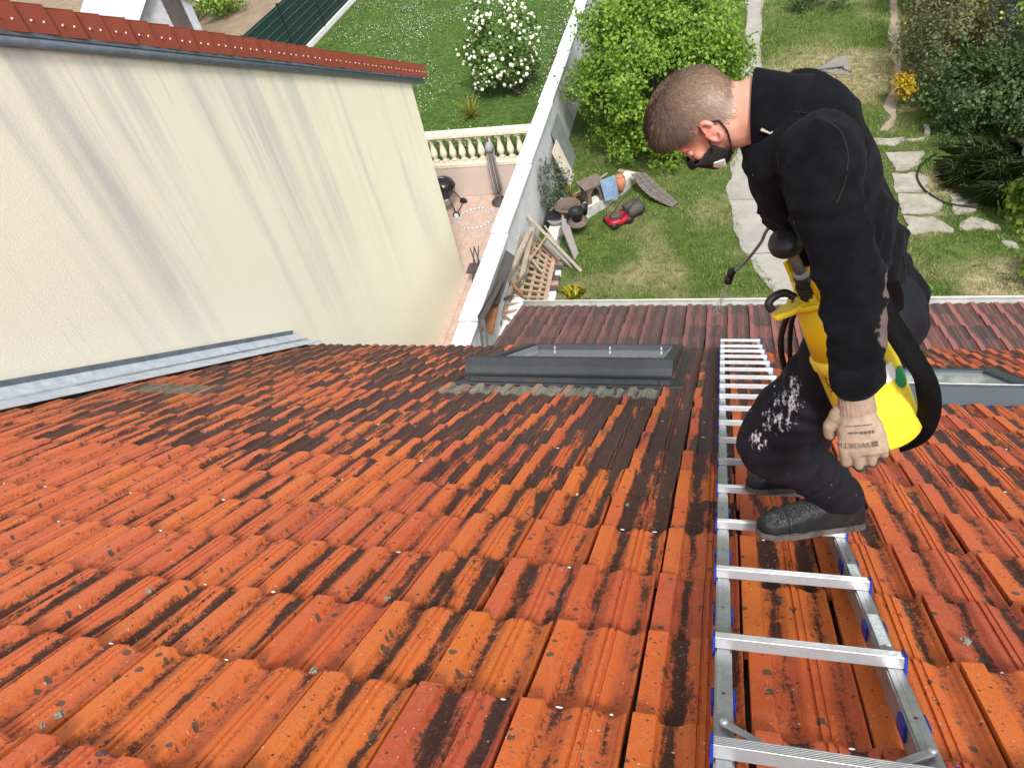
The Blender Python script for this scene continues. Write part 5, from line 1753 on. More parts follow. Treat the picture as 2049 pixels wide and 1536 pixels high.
def skin_material():
    t = NT('skin')
    p = t.obj()
    a = t.noise(p, 18, 4, 0.6); f = t.noise(p, 140, 3, 0.7)
    col = t.mix(t.sstep(a, 0.3, 0.7), (0.56, 0.275, 0.195), (0.60, 0.33, 0.24))
    col = t.mix(t.math('MULTIPLY', t.sstep(f, .55, .75), .25), col, (0.48, 0.19, 0.13))
    # ruddier towards the cheek and temple
    dv = t.n('ShaderNodeVectorMath', operation='DISTANCE'); t.l(t.pos(), dv.inputs[0]); dv.inputs[1].default_value = HD(.045, .055, -.03)
    col = t.mix(t.math('MULTIPLY', t.math('SUBTRACT', 1.0, t.sstep(dv.outputs['Value'], .015, .075)), .5), col, (0.52, 0.19, 0.135))
    t.bump(f, .12, .001)
    t.b.inputs['Subsurface Weight'].default_value = .12
    t.b.inputs['Subsurface Radius'].default_value = (.01, .004, .002)
    return t.fin(col, .52, 0, .35)


M_SKIN = skin_material()
body = link('body', bme, person, M_SKIN)
# ears
M_EAR = pm('ear_skin', (0.60, 0.26, 0.205), (0.55, 0.21, 0.16), 40, .5, .1, 200)
for s in (-1, 1):
    b = MB()
    c0 = (-.012, -.012)
    rim = []
    for q in np.linspace(-0.3, 2 * math.pi - 1.1, 15):
        rim.append(HD(c0[0] - .019 * math.cos(q) , s * (.080 + .012 * (1 - math.cos(q - 2.6)) * .55), c0[1] + .031 * math.sin(q + .5)))
    b.tube(rim, [.0045] + [.0055] * (len(rim) - 2) + [.004], 8)
    b.ell(HD(c0[0], s * .080, c0[1]), (.015, .007, .025), HM, 12, 8)
    b.ell(HD(c0[0] + .004, s * .084, c0[1] - .027), (.009, .006, .010), HM, 10, 8)
    b.ell(HD(c0[0] + .012, s * .082, c0[1]), (.005, .006, .009), HM, 10, 8)
    em = remesh(b, .0022, 3, 'ear'); smooth_on(em)
    link('ear', em, body, M_EAR)
# eyes (closed, looking down) and brows
for s in (-1, 1):
    b = MB(); b.ell(HD(.078, s * .033, -.010), (.013, .015, .010), HM, 12, 8)
    b.build('eyelid', M_EAR, body)
    b = MB(); b.tube([HD(.086, s * .018, -.016), HD(.090, s * .033, -.018), HD(.080, s * .047, -.015)], .0018, 6); b.build('lashes', M_BLACK, body)

# ---- hair: cap lifted off the scalp plus short strands
co, no = get_co(bme)
rel_ = co - np.array(HC)
rel_ = rel_ / HS
lf = rel_ @ np.array(HF); ll = rel_ @ np.array(HL); lu = rel_ @ np.array(HU)


def hair_depth(f, l, u):
    """positive inside the hairline, in metres"""
    front = u - np.interp(f, [-.12, -.06, -.035, -.012, .02, .045, .06, .11], [-.030, -.058, -.046, .016, -.004, .012, .040, .050])
    return front


hd = hair_depth(lf, ll, lu)
near = (np.abs(lf) < .125) & (np.abs(ll) < .10) & (lu > -.10) & (lu < .14)
hm = (hd > 0) & near
fi = [p.vertices[:] for p in bme.polygons]
F_ = [f for f in fi if all(hm[i] for i in f)]
used = sorted({i for f in F_ for i in f}); mp = {v: i for i, v in enumerate(used)}
thick_ = np.clip((hd[used]) / .05, 0, 1)
topness = np.clip((lu[used] - .02) / .07, 0, 1) * np.clip((lf[used] + .07) / .1, 0, 1)
lump = np.array([nz(co[i], 38, 2.0) for i in used])
capco = co[used] + no[used] * (.0006 + .0035 * thick_ + .014 * topness + .0025 * topness * lump)[:, None]
cap_me = bpy.data.meshes.new('hair')
cap_me.from_pydata([tuple(c) for c in capco], [], [tuple(mp[i] for i in f) for f in F_])
at = cap_me.attributes.new('fade', 'FLOAT', 'POINT'); at.data.foreach_set('value', np.clip(hd[used] / .065, 0, 1).astype(np.float32))
smooth_on(cap_me)
t = NT('hair_cap')
fa_ = t.n('ShaderNodeAttribute', attribute_name='fade').outputs['Fac']
st_ = t.noise(t.mapping(t.pos(), (1, 1, 1)), 260, 3, .7)
lo = t.noise(t.pos(), 30, 3, .6)
hc_ = t.mix(t.sstep(st_, .35, .65), (0.16, 0.100, 0.068), (0.27, 0.180, 0.128))
hc_ = t.mix(t.math('MULTIPLY', t.sstep(lo, .4, .7), .4), hc_, (0.30, 0.21, 0.15))
k_ = t.sstep(t.math('ADD', fa_, t.math('MULTIPLY', t.math('SUBTRACT', st_, .5), .4)), .0, .85)
t.bump(st_, .5, .003)
M_HAIR = t.fin(t.mix(k_, (0.53, 0.28, 0.20), hc_), .6, 0, .3)
hair = link('hair', cap_me, body, M_HAIR)
# strands
t = NT('hair_strands')
rn = t.n('ShaderNodeNewGeometry').outputs['Random Per Island']
M_STR = t.fin(t.ramp(rn, [(0, (0.17, 0.105, 0.072)), (.5, (0.24, 0.158, 0.110)), (1, (0.34, 0.235, 0.172))]), .45, 0, .5)
fc = np.array([[capco[mp[i]] for i in f[:3]] for f in F_]); fn_ = np.array([[no[i] for i in f[:3]] for f in F_]).mean(1)
fh = np.array([hd[list(f)].mean() for f in F_]); fl = np.array([lf[list(f)].mean() for f in F_]); fu = np.array([lu[list(f)].mean() for f in F_]); fl2 = np.array([ll[list(f)].mean() for f in F_])
ns = 22000
pr = np.clip(fh / .06, .02, 1) ** 1.4; pr /= pr.sum()
ix = RNG.choice(len(F_), ns, p=pr)
w3 = RNG.dirichlet((1, 1, 1), ns)
root = (fc[ix] * w3[:, :, None]).sum(1); nr = fn_[ix]
top_ = np.clip((fu[ix] - .03) / .06, 0, 1) * np.clip((fl[ix] + .06) / .09, 0, 1)
length = .007 + .006 * np.clip(fh[ix] / .05, 0, 1) + .028 * top_ * RNG.uniform(.6, 1.2, ns)
comb = np.array(HF) * (.9 * top_ + .05)[:, None] + np.array(-HU) * (.9 * (1 - top_) + .12)[:, None] + np.array(HL) * (np.sign(fl2[ix]) * .18)[:, None] + RNG.normal(0, .22, (ns, 3))
comb -= nr * (comb * nr).sum(1)[:, None]
comb /= np.linalg.norm(comb, axis=1)[:, None]
sd3 = np.cross(comb, nr)
wd = (.00045 + .0003 * RNG.uniform(0, 1, ns))[:, None]
V = np.zeros((ns, 5, 3))
base_ = root - nr * .001
m1 = base_ + (comb * .6 + nr * .16) * length[:, None]
tp_ = base_ + (comb * 1.0 + nr * .20) * length[:, None]
V[:, 0] = base_ - sd3 * wd; V[:, 1] = base_ + sd3 * wd; V[:, 2] = m1 + sd3 * wd * .8; V[:, 3] = tp_; V[:, 4] = m1 - sd3 * wd * .8
hs_ = link('hair_strands', fast_mesh('hair_strands', V.reshape(-1, 3), np.arange(ns * 5).reshape(-1, 5), 5, [M_STR]), hair)
hs_['kind'] = 'stuff'

# ---- mask and its cords
from mathutils.bvhtree import BVHTree
bvh = BVHTree.FromPolygons([tuple(q) for q in co], fi)
vs, fs = [], []
NA, NU = 26, 14
for j in range(NU + 1):
    g_ = j / NU
    for i in range(NA + 1):
        s_ = 2 * i / NA - 1
        th_ = s_ * 1.35
        u_ = (-.022 - .018 * abs(s_) ** 1.5) * (1 - g_) + (-.118 + .030 * abs(s_) ** 1.6) * g_
        dr = HF * math.cos(th_) + HL * math.sin(th_)
        org_ = HD(.012, 0, u_) + dr * .25
        hit = bvh.ray_cast(org_, -dr, .25)[0]
        if hit is None: hit = HD(.012, 0, u_) + dr * .06
        bul = math.cos(th_ * .9) ** 2 * math.sin(math.pi * min(1, .15 + g_ * .8))
        vs.append(hit + dr * (.004 + .016 * bul))
for j in range(NU):
    for i in range(NA):
        k = j * (NA + 1) + i
        fs.append((k, k + 1, k + NA + 2, k + NA + 1))
mme = bpy.data.meshes.new('face_mask'); mme.from_pydata([tuple(c) for c in vs], [], fs); smooth_on(mme)
M_MASK = pm('black_mask_cloth', (0.012, 0.011, 0.012), (0.020, 0.018, 0.018), 50, .85, .3, 250)
mask = link('face_mask', mme, person, M_MASK)
sm_ = mask.modifiers.new('t', 'SOLIDIFY'); sm_.thickness = .0025
b = MB()
b.prism([HD(.050, .068, -.084), HD(.074, .060, -.066), HD(.092, .046, -.076), HD(.090, .042, -.096), HD(.074, .052, -.104)], HL * .005)
b.build('white_lining', M_WHITE, mask, .002)
for pts in ((HD(.052, .068, -.050), HD(.028, .078, -.034), HD(.006, .083, -.010), HD(-.012, .088, .018), HD(-.034, .087, .002), HD(-.040, .082, -.018)),
            (HD(-.040, .082, -.018), HD(-.022, .080, -.050), HD(.010, .073, -.078), HD(.040, .058, -.100))):
    b = MB(); b.tube(bez(pts, 6), .0020, 6); b.build('cord', M_BLACK, mask)

# ---- fleece jacket
b = MB()
torso_rings(b, 0.012, ST[:-1])
limb(b, (chest.lerp(lsh, .55), lsh, lsh.lerp(lel, .45) + Vector((-.012, -.01, .01)), lel, lel.lerp(lwr, .5), lwr + (lwr - lel) * .02), (.078, .074, .061, .053, .051, .043), 18)
limb(b, (chest.lerp(rsh, .55), rsh, rel, rwr + (rel - rwr) * .2), (.085, .075, .058, .045), 18)
b.ell(pelvis + Vector((.025, 0, .01)), (.100, .155, .110), None, 20, 14)
jme = remesh(b, .0085, 7, 'jacket')
c, nn = get_co(jme)
AX = np.array((lwr - lel).normalized()); AXu = np.array((lel - lsh).normalized()); SPN = np.array((upch - waist).normalized())
cut = np.ones(len(c), bool)
disp = np.zeros(len(c))
L0, L1, L2 = np.array(lsh), np.array(lel), np.array(lwr)
for i in range(len(c)):
    p = c[i]
    d = 0.010 * nz(p, 6, 1.0) + .0045 * nz(p, 17, 4.0)
    # sleeve rucks: rings round the arm, strongest about the elbow
    s_f = float((p - L1) @ AX); r_f = np.linalg.norm((p - L1) - AX * s_f)
    s_u = float((p - L0) @ AXu); r_u = np.linalg.norm((p - L0) - AXu * s_u)
    if r_f < .10 and -.04 < s_f < .25:
        d += .0026 * math.sin(s_f * 150 + 7.0 * nz(p, 11, 7.0)) * (1 - min(1, abs(s_f - .03) / .2)) + .0018 * math.sin(s_f * 75 + 7 * nz(p, 12, 3))
    elif r_u < .13 and 0 < s_u < .30:
        d += .0048 * math.sin(s_u * 85 + 7.5 * nz(p, 8, 2.0)) * (.35 + .65 * min(1, s_u / .25))
    else:
        s_t = float((p - np.array(waist)) @ SPN)
        d += .006 * math.sin(s_t * 48 + 7 * nz(p, 5.5, 5.0)) * (.6 if s_t > .1 else 1.0)
    rg_ = 1 - abs(nz((p[0] * 1.6, p[1], p[2] * 1.0), 7.5, 11.0)) * 2.2
    d += .010 * max(0, rg_) ** 3
    disp[i] = d
set_co(jme, c + nn * disp[:, None])
smooth_on(jme)


def fleece():
    t = NT('black_fleece')
    p = t.pos()
    a = t.noise(p, 22, 4, .65); f = t.noise(p, 420, 3, .7)
    col = t.mix(t.sstep(a, .35, .7), (0.0035, 0.0037, 0.0045), (0.0065, 0.0066, 0.0078))
    # dried mud down the outside of the forearm, flecks elsewhere
    m = None
    for px, py, y, r in ((1776, 572, .665, .020), (1770, 640, .635, .028), (1764, 672, .62, .026), (1756, 706, .605, .021), (1750, 734, .595, .017), (1744, 762, .585, .013)):
        q = J(px - 14, py, y)
        dv = t.n('ShaderNodeVectorMath', operation='DISTANCE'); t.l(p, dv.inputs[0]); dv.inputs[1].default_value = q
        e = t.math('SUBTRACT', 1.0, t.sstep(dv.outputs['Value'], r * .9, r * 2.6))
        m = e if m is None else t.math('MAXIMUM', m, e)
    sn = t.noise(p, 70, 4, .7)
    m = t.sstep(t.math('ADD', m, t.math('MULTIPLY', t.math('SUBTRACT', sn, .5), 1.2)), .52, .68)
    col = t.mix(t.math('MULTIPLY', m, .85), col, (0.135, 0.098, 0.090))
    vo = t.n('ShaderNodeTexVoronoi'); t.l(p, vo.inputs['Vector']); vo.inputs['Scale'].default_value = 34
    vc = t.n('ShaderNodeSeparateColor'); t.l(vo.outputs['Color'], vc.inputs[0])
    fl_ = t.math('MULTIPLY', t.math('LESS_THAN', vo.outputs['Distance'], .07), t.math('GREATER_THAN', vc.outputs[0], .86))
    col = t.mix(t.math('MULTIPLY', fl_, .6), col, (0.35, 0.34, 0.34))
    t.bump(t.math('ADD', t.math('MULTIPLY', f, .4), t.math('MULTIPLY', a, .6)), .35, .004)
    t.b.inputs['Sheen Weight'].default_value = .03
    t.b.inputs['Sheen Roughness'].default_value = .5
    t.b.inputs['Sheen Tint'].default_value = (.75, .8, 1, 1)
    return t.fin(col, .92, 0, .06)


M_FLEECE = fleece()
jacket = link('jacket', jme, person, M_FLEECE)
# seams laid on the cloth
jb = BVHTree.FromPolygons([tuple(v.co) for v in jme.vertices], [tuple(f.vertices) for f in jme.polygons])
M_SEAM = pm('seam_thread', (.0065, .007, .008), None, 80, .8, 0)
for path_px in ([(1580, 222), (1640, 232), (1684, 262), (1698, 310), (1692, 365), (1668, 420)], [(1555, 300), (1562, 360), (1580, 425), (1612, 500)], [(1800, 470), (1812, 540), (1815, 600)]):
    pts_ = []
    for i in range(len(path_px) - 1):
        for k in range(8):
            f_ = k / 8
            x_, y_ = path_px[i][0] * (1 - f_) + path_px[i + 1][0] * f_, path_px[i][1] * (1 - f_) + path_px[i + 1][1] * f_
            h_ = jb.ray_cast(CAM, ray(x_, y_).normalized(), 4)
            if h_[0] is not None: pts_.append(h_[0] + h_[1] * .0004)
    if len(pts_) > 4:
        pts_ = [sum(pts_[max(0, i - 2):i + 3], Vector()) / len(pts_[max(0, i - 2):i + 3]) for i in range(len(pts_))]
        b = MB(); b.tube(pts_, .0013, 5); b.build('seam', M_SEAM, jacket)
# standing collar
b = MB()
rings = []
cdir = (HD(-.03, 0, -.07) - upch).normalized()
for k, (s_, r_) in enumerate(((-.06, .088), (-.03, .080), (.005, .0765), (.036, .074), (.038, .070), (.005, .070), (-.03, .072))):
    ctr = neckb + cdir * s_
    s = (AY - cdir * AY.dot(cdir)).normalized(); f = cdir.cross(s)
    rings.append([ctr + s * math.cos(q) * r_ * (1 + .03 * math.sin(3 * q + k)) + f * math.sin(q) * r_ * 1.0 + cdir * (-.026 * math.sin(q) if 2 <= k <= 5 else (-.012 * math.sin(q))) for q in np.linspace(0, 2 * math.pi, 28, endpoint=False)])
b.loft(rings, False)
b.build('collar', M_FLEECE, jacket)
b = MB()      # pale mark on the collar
q0 = neckb + cdir * .035
b.tube([q0 + HL * .080 + HU * .0, q0 + HL * .078 - cdir * .018 + DOWN * .004, q0 + HL * .082 - cdir * .03 - DOWN * .006], [.0035, .002, .003], 6)
b.build('pale_scuff', pm('pale_scuff', (.42, .36, .30), None, 30, .9), jacket)

# ---- trousers
b = MB()
limb(b, (pelvis.lerp(lhip, .6), lhip, lhip.lerp(lkn, .5) + Vector((0, 0, .008)), lkn, lkn.lerp(lan, .35), lkn.lerp(lan, .75), lan + Vector((.005, 0, -.03))), (.115, .108, .092, .083, .080, .074, .070), 18)
limb(b, (pelvis.lerp(rhip, .6), rhip, rhip.lerp(rkn, .5), rkn, rkn.lerp(ran, .4), rkn.lerp(ran, .8), ran + Vector((.005, 0, -.02))), (.115, .105, .09, .078, .074, .070, .068), 18)
b.ell(pelvis + Vector((.020, 0, -.045)), (.105, .155, .11), None, 20, 14)
tme = remesh(b, .0085, 6, 'trousers')
c, nn = get_co(tme)
K, A_, H0_ = np.array(lkn), np.array(lan), np.array(lhip)
TX = (A_ - K) / np.linalg.norm(A_ - K); UX = (K - H0_) / np.linalg.norm(K - H0_)
disp = np.zeros(len(c))
for i in range(len(c)):
    p = c[i]
    d = .008 * nz(p, 7, 3.0) + .0035 * nz(p, 19, 9.0)
    s_ = float((p - K) @ TX); su = float((p - H0_) @ UX)
    if np.linalg.norm(p - K) < .17:
        d += .0035 * math.sin(s_ * 62 + 7 * nz(p, 7, 1.0))
    if s_ > .22: d += .0025 * math.sin(s_ * 70 + 7 * nz(p, 6, 6))
    if .05 < su < .35: d += .004 * math.sin(su * 50 + 9 * nz(p, 5, 8))
    disp[i] = d
set_co(tme, c + nn * disp[:, None]); smooth_on(tme)


def trouser_mat():
    t = NT('dark_work_trousers')
    p = t.pos()
    a = t.noise(p, 16, 4, .6); f = t.noise(p, 500, 2, .6)
    col = t.mix(t.sstep(a, .3, .7), (0.0045, 0.0052, 0.0095), (0.008, 0.009, 0.0155))
    m = None
    for px, py, y, r, w in ((1540, 850, .80, .055, 1.0), (1560, 800, .84, .050, .9), (1500, 885, .80, .040, 1.0), (1595, 770, .86, .030, .85), (1512, 930, .86, .05, .95), (1540, 965, .88, .045, .9), (1580, 975, .90, .03, .8), (1820, 690, .95, .035, .6)):
        q = J(px, py, y)
        dv = t.n('ShaderNodeVectorMath', operation='DISTANCE'); t.l(p, dv.inputs[0]); dv.inputs[1].default_value = q
        e = t.math('MULTIPLY', t.math('SUBTRACT', 1.0, t.sstep(dv.outputs['Value'], r * .4, r * 1.9)), w)
        m = e if m is None else t.math('MAXIMUM', m, e)
    sn = t.noise(t.mapping(p, (1.8, .8, .55), (0, 0, 0), (.4, .3, .5)), 42, 4, .65)
    sn2 = t.noise(p, 120, 3, .6)
    k = t.math('ADD', t.math('MULTIPLY', m, .5), t.math('ADD', t.math('MULTIPLY', t.math('SUBTRACT', sn, .5), 1.5), t.math('MULTIPLY', t.math('SUBTRACT', sn2, .5), .5)))
    k = t.math('MULTIPLY', t.math('MULTIPLY', t.sstep(k, .42, .62), t.sstep(m, .02, .2)), t.math('ADD', .45, t.math('MULTIPLY', t.sstep(sn2, .35, .6), .55)))
    col = t.mix(t.math('MULTIPLY', k, .92), col, (0.66, 0.67, 0.70))
    vo = t.n('ShaderNodeTexVoronoi'); t.l(p, vo.inputs['Vector']); vo.inputs['Scale'].default_value = 60
    vc = t.n('ShaderNodeSeparateColor'); t.l(vo.outputs['Color'], vc.inputs[0])
    fl_ = t.math('MULTIPLY', t.math('LESS_THAN', vo.outputs['Distance'], .10), t.math('GREATER_THAN', vc.outputs[0], .88))
    col = t.mix(t.math('MULTIPLY', fl_, .55), col, (0.5, 0.5, 0.52))
    t.bump(t.math('ADD', t.math('MULTIPLY', f, .2), a), .3, .004)
    return t.fin(col, t.math('SUBTRACT', .75, t.math('MULTIPLY', k, .25)), 0, .25)


trousers = link('trousers', tme, person, trouser_mat())

# ---- boots
M_BOOT = NT('dusty_boot')
p_ = M_BOOT.pos()
bn = M_BOOT.noise(M_BOOT.mapping(p_, (3.5, 1, 1)), 110, 5, .8); bb_ = M_BOOT.noise(p_, 25, 3, .6)
up_ = M_BOOT.n('ShaderNodeSeparateXYZ'); M_BOOT.l(M_BOOT.n('ShaderNodeNewGeometry').outputs['Normal'], up_.inputs[0])
M_BOOT.bump(bn, .3, .003)
M_BOOT = M_BOOT.fin(M_BOOT.mix(M_BOOT.math('MULTIPLY', M_BOOT.math('MULTIPLY', M_BOOT.sstep(bn, .46, .66), M_BOOT.sstep(M_BOOT.math('ADD', up_.outputs[2], M_BOOT.math('MULTIPLY', bb_, .5)), .85, 1.25)), .5), (0.008, 0.0085, 0.009), (0.26, 0.27, 0.28)), .6, 0, .3)
M_SOLE = pm('boot_sole', (0.035, 0.032, 0.03), (0.10, 0.085, 0.075), 20, .8, .3)


def boot(toe, heel, up, ank, side):
    ax_ = (toe - heel); Lb = ax_.length; ax_.normalize()
    up = (up - ax_ * up.dot(ax_)).normalized(); sd = up.cross(ax_)
    def W(a, s, h): return heel + ax_ * (a * Lb) + sd * s + up * h
    e = empty('boot', W(.5, 0, 0)); attach(e, person)
    out = [(0.0, .026), (.03, .038), (.12, .045), (.3, .043), (.45, .044), (.62, .054), (.76, .058), (.88, .052), (.96, .038), (1.0, .018)]
    poly = [W(a, w, 0) for a, w in out] + [W(a, -w, 0) for a, w in reversed(out)]
    b = MB(); b.prism(poly, up * .022); b.build('sole', M_SOLE, e, .004, 2)
    b = MB()
    rings = []
    for a, w, h in ((.015, .032, .09), (.06, .041, .11), (.16, .046, .124), (.28, .045, .124), (.40, .045, .118), (.52, .050, .108), (.66, .056, .096), (.80, .057, .085), (.90, .051, .074), (.97, .036, .058), (.995, .018, .042)):
        rings.append([W(a, w * math.cos(q) * (1 if math.sin(q) < 0 else (1 - .22 * math.sin(q))), .018 + (h - .018) * (.5 + .5 * math.sin(q)) if math.sin(q) > -.2 else .018) for q in np.linspace(0, 2 * math.pi, 20, endpoint=False)])
    b.loft(rings)
    limb(b, (W(.20, 0, .075), ank), (.046, .050))
    bm2 = remesh(b, .0055, 4, 'upper')
    cc_, nn_ = get_co(bm2)
    set_co(bm2, cc_ + nn_ * np.array([.0022 * nz(q, 30, 1) for q in cc_])[:, None]); smooth_on(bm2)
    link('upper', bm2, e, M_BOOT)
    b = MB()      # rubber toe cap seam
    b.tube([W(.80, w, h) for w, h in ((.058, .026), (.056, .055), (.038, .078), (0, .086), (-.038, .078), (-.056, .055), (-.058, .026))], .0022, 6)
    b.build('toe_seam', M_BLACK, e)
    return e


boot(uvh(0.125, 1.015, .016), uvh(0.435, 1.180, .016), N, lan, 1)
boot(uvh(0.105, 1.470, .016), uvh(0.385, 1.575, .016), N, ran, -1)

# ---- gloves
t = NT('knit_glove')
ca = t.n('ShaderNodeAttribute', attribute_name='coat').outputs['Fac']
kn = t.noise(t.pos(), 700, 2, .5); kb = t.noise(t.pos(), 60, 4, .6)
gc = t.mix(t.sstep(kb, .3, .7), (0.37, 0.275, 0.205), (0.28, 0.20, 0.145))
gc = t.mix(t.math('MULTIPLY', t.sstep(kn, .5, .7), .2), gc, (0.27, 0.19, 0.14))
t.bump(kn, .3, .0015)
M_GLOVE = t.fin(t.mix(t.sstep(ca, .42, .52), gc, t.mix(kb, (0.045, 0.04, 0.038), (0.085, 0.078, 0.075))), .85, 0, .2)


def hand(wr, d, n, mirror, curl, label_text):
    d = d.normalized(); n = (n - d * n.dot(d)).normalized(); w = n.cross(d) * mirror     # w: towards the thumb
    HG = 0.94
    def H(a, s, h): return wr + (d * a + w * s + n * h) * HG
    e = empty('glove', wr); attach(e, person)
    b = MB()
    rings = []
    for a, hw, ht, off_ in ((-.02, .030, .023, 0), (.02, .034, .022, .002), (.05, .043, .021, .0), (.08, .047, .020, -.001), (.100, .046, .018, -.003), (.112, .042, .014, -.006)):
        rings.append([H(a, off_ + hw * math.copysign(abs(math.cos(q)) ** .8, math.cos(q)), ht * math.sin(q) - .002 * a / .1) for q in np.linspace(0, 2 * math.pi, 24, endpoint=False)])
    b.loft(rings)
    fing = [(.034, .100, .040, .026, .021, .0105, 1.0), (.0115, .106, .044, .029, .023, .0108, .95), (-.0115, .102, .041, .027, .022, .0102, 1.0), (-.033, .092, .033, .021, .019, .0092, 1.1)]
    for s, a, l1, l2, l3, r_, ck in fing:
        p0 = H(a - .02, s, -.002); p1 = H(a, s * 1.03, -.001)
        ang = 0.0; pts = [p0, p1]
        cur = p1
        for l_, bend in ((l1, .62), (l2, .75), (l3, .5)):
            ang += bend * curl * ck
            cur = cur + ((d * math.cos(ang) - n * math.sin(ang)) * l_ + w * s * .06) * HG
            pts.append(cur)
        b.tube(bez(pts, 4), [r_ * 1.18] * 6 + [r_ * 1.1] * 6 + [r_] * 4 + [r_ * .8], 10)
        b.ell(pts[-1], [r_ * .74] * 3, None, 10, 8)
    tp = [H(.012, .026, -.006), H(.035, .046, -.012), H(.058, .060, -.020), H(.080, .060, -.032)]
    b.tube(bez(tp, 4), [.017] * 4 + [.0145] * 4 + [.0125] * 4 + [.009], 12)
    b.ell(tp[-1], [.0095] * 3, None, 10, 8)
    me = remesh(b, .0030, 3, 'glove_hand'); smooth_on(me)
    cc_, nn_ = get_co(me)
    rel2 = (cc_ - np.array(wr)) / HG
    a_ = rel2 @ np.array(d); h_ = rel2 @ np.array(n); s_ = rel2 @ np.array(w)
    nd = nn_ @ np.array(n)
    coat = .5 - .55 * nd + np.clip((-.008 - h_) * 14, 0, .6) + np.clip((a_ - .125) * 14, 0, .5) - np.clip((.02 - a_) * 30, 0, 1) + .10 * np.array([nz(q, 60, 2) for q in cc_])
    at_ = me.attributes.new('coat', 'FLOAT', 'POINT'); at_.data.foreach_set('value', coat.astype(np.float32))
    link('glove_hand', me, e, M_GLOVE)
    b = MB()      # ribbed cuff
    rings = []
    for k, a in enumerate(np.linspace(-.060, .020, 15)):
        f_ = (a + .060) / .08
        rings.append([H(a, (.036 - .002 * math.sin(f_ * 3)) * math.cos(q) * (1 + .018 * math.cos(24 * q)), (.027) * math.sin(q) * (1 + .018 * math.cos(24 * q))) for q in np.linspace(0, 2 * math.pi, 96, endpoint=False)])
    b.loft(rings, False)
    b.build('cuff', pm('glove_cuff', (0.30, 0.215, 0.16), (0.24, 0.165, 0.12), 90, .9, .3, 300) if not bpy.data.materials.get('glove_cuff') else bpy.data.materials['glove_cuff'], e)
    if label_text:
        M_INK = pm('glove_print', (0.10, 0.075, 0.062), None, 20, .8, 0)

        def lay(geo, nm):
            b2 = MB()
            vs, fs = geo
            out_ = []
            for (x_, y_) in vs:      # x along -w.. printed upside down as seen: reading towards the thumb side
                a, s = .078 + (y_) , -.030 + x_
                q = min(1.0, abs(s) / .047)
                out_.append(H(a, s, .0225 * math.sqrt(max(0.05, 1 - q ** 2.4)) + .0005))
            b2.add(out_, fs)
            o = b2.build(nm, M_INK, e)
        cu_ = bpy.data.curves.new('txt', 'FONT'); cu_.body = label_text; cu_.size = .0165; cu_.extrude = 0; cu_.resolution_u = 2; cu_.space_character = 1.12
        to = bpy.data.objects.new('txt', cu_); COL.objects.link(to)
        dg = bpy.context.evaluated_depsgraph_get()
        tm = bpy.data.meshes.new_from_object(to.evaluated_get(dg))
        vs = [(v.co.x + .014, v.co.y) for v in tm.vertices]; fs = [tuple(p.vertices) for p in tm.polygons]
        lay((vs, fs), 'lettering')
        bpy.data.objects.remove(to)
        # emblem and the small print rows
        vs, fs = [], []
        def rect(x0, y0, x1, y1):
            k = len(vs); vs.extend([(x0, y0), (x1, y0), (x1, y1), (x0, y1)]); fs.append((k, k + 1, k + 2, k + 3))
        for i in range(2):
            for j_ in range(2):
                rect(i * .0058, j_ * .0062, i * .0058 + .0048, j_ * .0062 + .0048)
        for k in range(7): rect(.030 + k * .0035, -.024, .030 + k * .0035 + (.0026 if k % 3 else .0012), -.020)
        for k in range(4): rect(.004 + k * .007, -.024, .004 + k * .007 + .004, -.018)
        for k in range(12): rect(.006 + k * .0042, -.038, .006 + k * .0042 + (.0031 if k % 4 else .0018), -.0355)
        lay((vs, fs), 'small_print')
    return e


hd_d = camv(.10, .93, .34, 1710, 850)
hd_n = camv(-.02, .34, -.94, 1710, 850)
hand(lwr + (lwr - lel).normalized() * .055, hd_d, hd_n, -1.0, .82, 'W\u00dcRTH')
hand(rwr, (J(1640, 470, 1.12) - rwr), Vector((0, 0, 1)), 1.0, 1.5, None)
# ------------------------------------------------------------------ pump sprayer
spr = empty('pump_sprayer', J(1768, 862, .86), 'yellow pressure sprayer with black pump and strap hanging at the hip of the person', 'sprayer')
M_YEL = pm('yellow_plastic', (0.80, 0.56, 0.012), (0.76, 0.53, 0.012), 5, .38, .04, 60, spec=.45)
M_YEL2 = NT('yellow_tank_plastic')
p_ = M_YEL2.pos()
dn_ = M_YEL2.noise(p_, 45, 4, .7); cl_ = M_YEL2.noise(p_, 8, 3, .6)
cY = M_YEL2.mix(M_YEL2.sstep(cl_, .3, .7), (0.80, 0.62, 0.03), (0.76, 0.60, 0.05))
cY = M_YEL2.mix(M_YEL2.math('MULTIPLY', M_YEL2.sstep(dn_, .56, .68), .45), cY, (0.36, 0.25, 0.05))
M_YEL2.b.inputs['Subsurface Weight'].default_value = .15
M_YEL2.b.inputs['Subsurface Radius'].default_value = (.02, .015, .003)
M_YEL2 = M_YEL2.fin(cY, .36, 0, .4)
t0 = J(1645, 562, .87); t1 = J(1772, 866, .745)
ax = (t1 - t0); TL = ax.length; ax.normalize()
sx = (CAM - (t0 + t1) / 2); sx = (sx - ax * sx.dot(ax)).normalized()      # towards the viewer side
sy = ax.cross(sx)


def T(a, x, y): return t0 + ax * a + sx * x + sy * y


